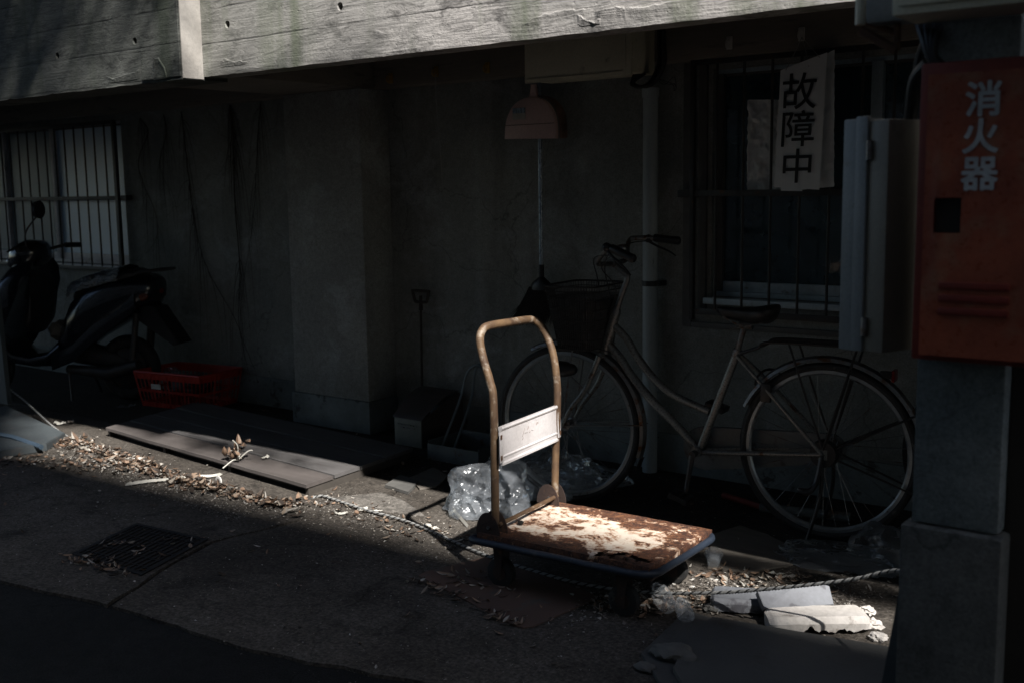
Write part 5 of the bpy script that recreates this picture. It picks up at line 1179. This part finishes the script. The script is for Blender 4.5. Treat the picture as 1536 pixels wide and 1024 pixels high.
# drain grate
ga, gb, gc, gd = G(205, 784, .004), G(312, 808, .004), G(212, 862, .004), G(108, 830, .004)
DG = thing('drain_grate', (ga+gb+gc+gd)/4, 'dark iron drain grate set in the concrete at the lower left', 'grate')
gp = lambda u, v_, z: V((*(ga.lerp(gb, u).lerp(gd.lerp(gc, u), v_)).xy, z))
mb = MB()
for u0, u1, v0, v1 in ((0, 1, 0, .05), (0, 1, .95, 1), (0, .05, .051, .949), (.95, 1, .051, .949)): mb.loft([[gp(u0, v0, .0005), gp(u1, v0, .0005), gp(u1, v1, .0005), gp(u0, v1, .0005)], [gp(u0, v0, .006), gp(u1, v0, .006), gp(u1, v1, .006), gp(u0, v1, .006)]])
mb.build('frame', 'iron', DG)
mb = MB()
for k in range(13): u = .06+.88*(k+.3)/13; mb.loft([[gp(u, .051, .0006), gp(u+.022, .051, .0006), gp(u+.022, .051, .0062), gp(u, .051, .0062)], [gp(u, .949, .0006), gp(u+.022, .949, .0006), gp(u+.022, .949, .0062), gp(u, .949, .0062)]])
for k in range(5): v_ = .06+.88*(k+.4)/5; mb.loft([[gp(.051, v_, .0005), gp(.051, v_+.02, .0005), gp(.051, v_+.02, .0052), gp(.051, v_, .0052)], [gp(.949, v_, .0005), gp(.949, v_+.02, .0005), gp(.949, v_+.02, .0052), gp(.949, v_, .0052)]])
mb.build('bars', 'iron', DG)
mb = MB(); mb.f([mb.v(gp(u, v_, .0003)) for u, v_ in ((.05, .05), (.95, .05), (.95, .95), (.05, .95))]); mb.build('pit', 'dark_void', DG)  # flat sheet, shade below the bars put into its dark colour
# concrete lumps
def chipped(name, a, b, wd, h, mat, label, cat, seed, tilt=0, z0=.004, bevel_=.018, jg=1.):
    a, b = V(a), V(b); d = (b-a).normalized(); n_ = V((-d.y, d.x, 0)); L_ = (b-a).length; mb = MB(); N = 44; rings = []
    for k in range(N+1):
        u = k/N; c = a+d*(L_*u); j = lambda s_, am=.006: am*mnoise.noise(V((u*5, s_*3.1, seed)))+am*.5*mnoise.noise(V((u*17, s_*5, seed+3)))
        endk = min(1, (u if u < .5 else 1-u)*N/2.5)
        low = .006+jg*(.030*max(0, mnoise.noise(V((u*9, 1, seed)))+.15)+.01*mnoise.noise(V((u*26, 4, seed))))
        prof = [(-wd/2+j(0), low), (-wd/2-.002+j(1, .002), h*.66+j(2, .0015)), (-wd/2+bevel_, h+j(3, .0008)), (wd/2-.006, h+j(4, .002)), (wd/2+j(5), h*.5), (wd/2-.02+j(6), .0)]
        e_ = (1-endk)*.35
        rings.append([c+n_*(y*(1-e_))+d*(j(7+i, .012) if u in (0, 1) else 0)+V((0, 0, z0+z*(1-e_*.7)+tilt*L_*u)) for i, (y, z) in enumerate(prof)])
    mb.loft(rings); return tag(mb.build(name, mat, smooth=False), label, cat)
q1, q2_ = G(1150, 925, .04), G(1300, 923, .04)
chipped('concrete_lump', (q1.x, q1.y, 0), (q2_.x, q2_.y, 0), .115, .05, 'slab', 'long white broken concrete lump lying in the sun beside the column', 'rubble', 1, z0=.006)
q1, q2_ = G(1060, 900, .03), G(1142, 905, .03)
chipped('stone_block', (q1.x, q1.y+.03, 0), (q2_.x, q2_.y+.03, 0), .12, .05, 'tile', 'grey stone block with sunlit top left of the white concrete lump', 'rubble', 2, z0=.002, bevel_=.004, jg=.1)
a, b = G(1147, 912, .055), G(1251, 906, .055)
d = (b-a); d.z = 0; L_ = d.length; d.normalize(); n_ = V((-d.y, d.x, 0))
mb = MB(lambda p: V((a.x, a.y, 0))+d*p.x+n_*p.y+V((0, 0, p.z)))
mb.prism([(0, 0, .056), (L_*.5, 0, .0545), (L_, .0, .056), (L_+.004, .05, .098), (L_*.93, .055, .104), (L_*.5, .05, .100), (-.006, .052, .094)], (0, .022, -.02), .0015)
tag(mb.build('veined_slab', 'tile', smooth=False), 'grey veined stone slab leaning on the white concrete lump under the rope', 'rubble')
for i, (px, py, r_, lab) in enumerate(((1310, 936, .022, 'pinkish broken chunk at the right tip of the white concrete lump'), (1318, 955, .020, 'small white chunk nearest the column base'), (1066, 912, .02, 'grey crumbled chunk at the left end of the grey stone block'), (1300, 915, .02, 'rough chunk resting against the back right of the white concrete lump'))):
    tag(MB().blob(G(px, py, r_*.6), r_, 3, .55, 2.6, (1.3, 1, .75), i+3).build('rubble_chunk', 'slab' if i != 2 else 'stone', ang=20), lab, 'rubble')
tag(MB().blob(G(1010, 978, .03), .055, 3, .35, 1.6, (1.25, .8, .45), 12).build('stone', 'stone'), 'rounded grey stone lying on the flat board at the lower right', 'stone')
tag(MB().blob(G(968, 1000, .01), .028, 2, .4, 2, (1.2, .9, .5), 15).build('stone', 'stone'), 'small brownish stone left of the rounded grey stone', 'stone')
# bottles, cup, cap
def lathe(mb, o, ax, prof, n=24):
    ax = V(ax).normalized(); u = ax.orthogonal().normalized(); w_ = ax.cross(u)
    mb.loft([[V(o)+ax*t+u*(r_*math.cos(k*2*math.pi/n))+w_*(r_*math.sin(k*2*math.pi/n)) for k in range(n)] for t, r_ in prof])
bprof = [(0, .02), (.004, .029), (.01, .031)]+[(.015+.006*k, .031 if k % 2 else .0285) for k in range(16)]+[(.12, .031), (.14, .024), (.155, .013), (.17, .0125), (.171, .016), (.176, .016), (.177, .0125), (.19, .0125)]
mb = MB(); o_ = G(1002, 908, .033); e_ = G(975, 862, .033); lathe(mb, o_, (e_-o_), bprof); tag(mb.build('plastic_bottle', 'pet', ang=60), 'clear ribbed plastic bottle lying under the front corner of the trolley', 'bottle')
mb = MB(); o_ = G(1030, 925, .03); e_ = G(1012, 880, .03); lathe(mb, o_, (e_-o_), [(t*.8, r_*.85) for t, r_ in bprof]); tag(mb.build('plastic_bottle', 'pet', ang=60), 'second clear bottle lying right of the first, beside the grey stone block', 'bottle')
mb = MB(); o_ = G(986, 908, .0); lathe(mb, o_, (.1, 0, 1), [(0, .013), (.002, .0155), (.018, .0155), (.02, .014), (.021, .011), (.012, .010)], 20); tag(mb.build('bottle_cap', 'white_plastic'), 'white bottle cap standing in the sun before the bottles', 'cap')
mb = MB(); o_ = G(1070, 845, .02); lathe(mb, o_, (-.35, .75, .25), [(0, .020), (.001, .022), (.04, .027), (.055, .034), (.057, .035), (.054, .033), (.03, .025), (.004, .018)], 24); tag(mb.build('plastic_cup', 'pet', ang=60), 'clear plastic cup tipped over right of the trolley corner', 'cup')
# crumpled bag behind the trolley
def bag(c, sz, seed, label, mat='film', sub=6):
    mb = MB(); res = bmesh.ops.create_icosphere(mb.bm, subdivisions=sub, radius=1)
    for v_ in res['verts']:
        d_ = v_.co.normalized(); n1 = mnoise.noise(d_*1.6+V((seed, 0, 0))); n2 = 1-abs(mnoise.noise(d_*3.2+V((0, seed, 0))))*2; n3 = 1-abs(mnoise.noise(d_*7+V((0, 0, seed))))*2
        n4 = 1-abs(mnoise.noise(V((d_.x*15, d_.y*9, d_.z*15))+V((seed, 1, 0))))*2; k = 1+.42*n1+.17*n2+.035*n3+.008*n4; q = V((d_.x*sz[0], d_.y*sz[1], d_.z*sz[2]))*k+V(c); q.z = max(q.z, .006+.004*n3); v_.co = q
    return tag(mb.build('plastic_bag', mat, ang=80, fix=False), label, 'plastic bag')
cb_ = G(722, 770, .0)
bag((cb_.x-.02, cb_.y+.08, .06), (.17, .17, .13), 3, 'large crumpled clear plastic bag, its front sunlit, behind the trolley handle')
cb2 = G(790, 745, 0); bag((cb2.x, cb2.y+.1, .09), (.26, .17, .13), 9, 'dim translucent plastic bag bulging behind the trolley between its uprights')
cb3 = G(870, 722, 0); bag((cb3.x, cb3.y, .03), (.20, .12, .05), 5, 'flat dusty plastic bag lying at the foot of the front bicycle wheel', 'film_dark', 5)
cb4 = G(1255, 845, 0); bag((cb4.x, cb4.y, .02), (.20, .10, .045), 6, 'dim clear wrap lying under the rear tyre of the cream bicycle', 'film_dark', 5)
cb5 = G(1310, 850, 0); bag((cb5.x, cb5.y+.1, .04), (.10, .10, .08), 16, 'dusty crumpled wrap against the column side, right of the rear bicycle tyre', 'film_dark', 4)
mb = MB(); a = G(668, 752, .02); b = G(700, 790, .006); mb.prism([a, a+V((.004, .004, .012)), b+V((.004, .004, .012)), b], (.006, -.004, 0)); tag(mb.build('wood_lath', 'paper'), 'pale thin wooden lath sticking out left of the sunlit bag', 'lath')
# pipe offcuts / rods on the ground by the wall
mb = MB(); mb.tube([G(1085, 742, .02), G(1150, 762, .02)], .014, 10); tag(mb.build('red_pipe', 'red_dark'), 'dark red plastic pipe lying on the floor by the wall below the bicycle pedals', 'pipe')
mb = MB(); mb.tube([G(1140, 760, .02), G(1275, 775, .02)], .02, 10); tag(mb.build('grey_pipe', 'pan'), 'dark pipe lying on the floor behind the rear bicycle wheel', 'pipe')
# paper scraps, sprig, bark strip
def scrap(px, py, r_, seed, label, mat='paper', z=.004, asp=.6, cat='litter', name='paper_scrap', rot=None):
    random.seed(seed*13); c = G(px, py, z); a = random.random()*6 if rot is None else rot; mb = MB(); ux_, uy_ = V((math.cos(a), math.sin(a), 0)), V((-math.sin(a), math.cos(a), 0))
    mb.grid(lambda u, v_: c+ux_*((u-.5)*2*r_*(1-.5*abs(v_-.5)))+uy_*((v_-.5)*2*r_*asp*(1-.6*abs(u-.5)*2*(u > .5)))+V((0, 0, .002+r_*.55*abs(mnoise.noise(V((u*2.2, v_*2.2, seed))))+r_*.7*(u-.5)**2)), 10, 8)
    return tag(mb.build(name, mat, fix=False), label, cat)
scrap(545, 765, .028, 1, 'pale folded paper scrap beside the rope in the sun, right of the platform')
scrap(512, 771, .03, 2, 'long white scrap on the ground before the platform corner', asp=.3, rot=.7)
scrap(567, 767, .022, 3, 'white curled scrap touching the rope', asp=.35, rot=.6)
scrap(643, 790, .026, 4, 'white crumpled paper scrap in the sun left of the bag')
scrap(654, 793, .022, 5, 'cream scrap next to the white crumpled paper')
scrap(398, 687, .028, 6, 'small white scrap on the platform right of the withered sprig', z=.06, asp=.4)
scrap(90, 636, .04, 7, 'pale scrap where the rope meets the left stand', asp=.5)
scrap(106, 634, .04, 8, 'grey upright scrap behind the leaf litter at the left', 'card', asp=.5)
scrap(190, 612, .07, 9, 'dim crinkled scrap under the scooter rear wheel', 'film_dark', asp=.3)
scrap(408, 755, .02, 10, 'tiny white scrap on the dim concrete before the platform', asp=.5)
scrap(195, 690, .035, 11, 'bright crumpled wrapper in the leaf litter by the platform edge', 'white_plastic')
scrap(960, 908, .024, 12, 'white bent scrap left of the bottle cap', 'white_plastic', asp=.3)
scrap(1118, 880, .035, 13, 'thin white stick-like scrap above the grey stone block', asp=.12, rot=-.5)
scrap(1165, 862, .03, 14, 'pale twig-like scrap behind the rope', asp=.1, rot=.4)
mb = MB(); P_ = [G(a, b, .008) for a, b in ((190, 727), (225, 722), (258, 719), (290, 716), (318, 714), (330, 712))]
pth = spline(P_, 6); mb.loft([[q+V((0, -.012-.008*mnoise.noise(q*9), 0)), q+V((0, 0, .012+.006*mnoise.noise(q*14))), q+V((0, .016, .002)), q+V((0, .002, -.003))] for q in pth]); tag(mb.build('bark_strip', 'paper'), 'long pale strip of peeled bark on the concrete before the platform', 'bark strip')
mb = MB(); c_ = G(327, 722, .02); mb.tube([c_+V((.022*math.cos(t), .006*math.sin(t*.5), .022*math.sin(t))) for t in [k*math.pi/7 for k in range(13)]], .008, 7, flat=.5); tag(mb.build('paper_curl', 'white_plastic'), 'curled white ring-like scrap at the tip of the bark strip', 'litter')
SPG = thing('withered_sprig', G(356, 688, .058), 'withered leafy sprig lying on the front boards of the platform', 'dead plant')
mb = MB(); c_ = G(356, 690, .064)
for e in ((-.12, .02, .03), (.06, .05, .05), (.01, -.03, .11), (-.03, .06, .07), (.0, -.09, -.02)):
    mb.tube(spline([c_, c_+V(e)*.5+V((.01, .01, .02)), c_+V(e)], 5), .0028, 5)
mb.build('stem', 'paper', SPG)
def leaf(mb, c, L_, wd, yaw, pitch=0, curl=.3, T_=None):
    rt = Matrix.Rotation(yaw, 3, 'Z') @ Matrix.Rotation(pitch, 3, 'Y') @ Matrix.Rotation(random.uniform(-.5, .5), 3, 'X')
    row = []
    for u, hw in ((0, .0), (.2, .6), (.5, 1), (.78, .62), (1, 0)):
        x = (u-.5)*L_; z = curl*L_*((u-.5)**2)*1.6
        if hw == 0: row.append([mb.v(c+rt @ V((x, 0, z)))])
        else: row.append([mb.v(c+rt @ V((x, -hw*wd, z+wd*.35*curl*2))), mb.v(c+rt @ V((x, 0, z))), mb.v(c+rt @ V((x, hw*wd, z+wd*.35*curl*2)))])
    a = row[0][0]
    mb.f([a, row[1][0], row[1][1]]); mb.f([a, row[1][1], row[1][2]])
    for i in (1, 2):
        for k in (0, 1): mb.f([row[i][k], row[i+1][k], row[i+1][k+1], row[i][k+1]])
    b = row[4][0]; mb.f([row[3][0], b, row[3][1]]); mb.f([row[3][1], b, row[3][2]])
random.seed(5)
mb = MB()
for k in range(16): leaf(mb, c_+V((random.gauss(0, .045), random.gauss(0, .03), .012+abs(random.gauss(0, .035)))), random.uniform(.05, .085), .014, random.random()*6, random.uniform(-1, 1), .5)
mb.build('leaf', 'leaf', SPG, fix=False)
# ---- leaf litter (stuff)
def along(pl, n, sp, jit):
    L_ = [0]
    for a, b in zip(pl, pl[1:]): L_.append(L_[-1]+(b-a).length)
    out = []
    for k in range(n):
        d0 = random.random()*L_[-1]; j = max(i for i in range(len(pl)-1) if L_[i] <= d0); q = pl[j].lerp(pl[j+1], (d0-L_[j])/(L_[j+1]-L_[j]))
        out.append(q+V((random.gauss(0, jit), random.gauss(0, sp), 0)))
    return out
mb = MB()
lineA = [G(80, 660), G(130, 672), G(200, 697), G(270, 722), G(330, 738), G(400, 752), G(452, 764)]
def okleaf(q): return not (q.x < pb_.x+.02 and q.y > 3.36-.21*(q.x-pa.x)/1.85-.0 and q.x > pa.x)
for q in along(lineA, 760, .042, .05):
    if not okleaf(q): q.y -= abs(q.y-(3.36-.21*(q.x-pa.x)/1.85))+abs(random.gauss(0, .04))
    leaf(mb, q+V((0, 0, .005+abs(random.gauss(0, .009)))), random.choice((.014, .02, .03, .04, .055, .07))*random.uniform(.8, 1.2), random.uniform(.005, .018), random.random()*6.28, random.gauss(0, .22), random.uniform(.0, .9))
for q in along([G(0, 690), G(90, 695), G(180, 705)], 160, .07, .1): leaf(mb, q+V((0, 0, .006)), random.uniform(.02, .05), random.uniform(.006, .013), random.random()*6.28, random.gauss(0, .3), .4)
for q in along([G(470, 745), G(560, 778), G(640, 800), G(720, 815)], 120, .07, .05): leaf(mb, q+V((0, 0, .005)), random.uniform(.012, .045), random.uniform(.004, .011), random.random()*6.28, random.gauss(0, .3), .4)
for q in along([G(900, 905), G(985, 910), G(1060, 900)], 150, .05, .04)+along([G(1060, 862), G(1130, 868), G(1240, 880)], 110, .06, .05): leaf(mb, q+V((0, 0, .006)), random.uniform(.012, .045), random.uniform(.004, .012), random.random()*6.28, random.gauss(0, .4), .4)
for q in along([G(620, 870), G(700, 905), G(780, 940)], 60, .02, .02)+along([G(690, 860), G(760, 890)], 40, .05, .05)+along([G(110, 838), G(200, 862)], 60, .03, .04)+along([G(150, 815), G(260, 830)], 25, .06, .05): leaf(mb, q+V((0, 0, .008)), random.uniform(.015, .05), random.uniform(.004, .012), random.random()*6.28, random.gauss(0, .3), .4)
for k in range(260):
    q = V((random.uniform(-6, -.9), random.uniform(2.1, 4.5), .004)); leaf(mb, q, random.uniform(.012, .04), random.uniform(.004, .01), random.random()*6.28, random.gauss(0, .3), .4)
tag(mb.build('leaf_litter', 'leaf', loc=(0, 0, 0), fix=False), 'dry brown leaf litter along the platform edge and over the concrete', 'leaves', kind='stuff')
mb = MB()
def bit(q, r_):
    res = [mb.v(q+V((random.uniform(-1, 1)*r_, random.uniform(-1, 1)*r_, random.uniform(0, 1)*r_))) for _ in range(4)]
    for t in ((0, 1, 2), (0, 2, 3), (0, 3, 1), (1, 3, 2)): mb.f([res[i] for i in t])
for k in range(17000):
    u = random.random()
    if u < .3: q = V((random.uniform(-6, -.9), random.uniform(2.0, 4.5), 0)); r_ = .004*random.random()+.0015
    elif u < .6: q = along(lineA, 1, .09, .05)[0]; r_ = .007*random.random()+.002
    elif u < .8: q = along([G(480, 750), G(640, 800), G(760, 840)], 1, .12, .05)[0]; r_ = .005*random.random()+.0015
    else: q = along([G(900, 900), G(1100, 880), G(1300, 900)], 1, .12, .05)[0]; r_ = .008*random.random()+.002
    if u < .6 and not okleaf(q): q.y -= .3
    bit(q, r_)
tag(mb.build('grit', 'bits', loc=(0, 0, 0), fix=False, smooth=False), 'loose grit and crumbs scattered over the ground', 'grit', kind='stuff')
# ---- rope
RP = [W(-60, 470, 3.62), W(0, 566, 3.60), W(40, 603, 3.56), G(90, 647, .012), G(150, 676, .006), G(250, 712, -.008), G(340, 738, -.008), G(430, 752, -.008), G(462, 748, -.004), G(482, 743, .010), G(500, 748, .012), G(545, 763, .012), G(600, 778, .012), G(640, 793, .012), G(700, 820, .012), G(745, 838, .012), G(800, 855, .012), G(860, 872, .012), G(930, 884, .014), W(1000, 889, 3.09), W(1040, 889, 3.08), W(1100, 887, 3.08), W(1200, 878, 3.06), W(1280, 868, 3.04), W(1348, 855, 2.98), V((-.72, 2.75, .40)), V((-.56, 2.42, .50)), V((-.56, 2.245, .52))]
pth = spline(RP, 10)
# resample evenly
ev = [pth[0]]; acc = 0; step_ = .005
for a, b in zip(pth, pth[1:]):
    L_ = (b-a).length; d0 = step_-acc
    while d0 <= L_: ev.append(a.lerp(b, d0/L_)); d0 += step_
    acc = L_-(d0-step_)
mb = MB()
for st_i in range(3):
    mb.mi = 1 if st_i == 0 else 0; P_ = []
    for i, q in enumerate(ev):
        t = (ev[min(i+1, len(ev)-1)]-ev[max(i-1, 0)]).normalized(); u = t.cross(V((0, 0, 1))).normalized(); w_ = u.cross(t); a = i*step_/.034*2*math.pi+st_i*2*math.pi/3
        P_.append(q+(u*math.cos(a)+w_*math.sin(a))*.0031)
    mb.tube(P_, .0034 if st_i else .0029, 6)
tag(mb.build('rope', ['rope_light', 'rope_dark'], fix=False), 'twisted black and white rope strung low from the left stand to the column', 'rope')
# ---- left barrier stand
LS = thing('barrier_stand', (-6.4, 3.2, 0), 'blue-grey barrier stand whose base juts in at the left edge, rope tied to it', 'stand')
mb = MB(); a, b = W(12, 612, 3.55), W(0, 500, 3.62); mb.prism([(a.x-.10, 3.55, .045), (a.x, 3.55, .045), (b.x-.02, 3.62, 1.0), (b.x-.12, 3.62, 1.0)], (0, .03, 0), .003); mb.build('post', 'stand', LS)
e = [G(98, 652, .03), G(70, 668, .03), G(-60, 690, .03), G(-140, 640, .03), G(10, 611, .03)]
mb = MB(); mb.prism([q+V((0, 0, -.03)) for q in e], (0, 0, .045), .004); mb.build('base', 'stand', LS)
mb = MB(); mb.tube([G(-60, 640, .06), G(20, 655, .055), G(62, 670, .04)], .014, 8); mb.build('base_tube', 'stand_blue', LS)

slab_obj('concrete_patch', [tuple(G(a, b).xy) for a, b in ((500, 747), (572, 739), (603, 750), (640, 775), (598, 770), (545, 764))], 'dusty', .005, 7, .02, .01, .004)
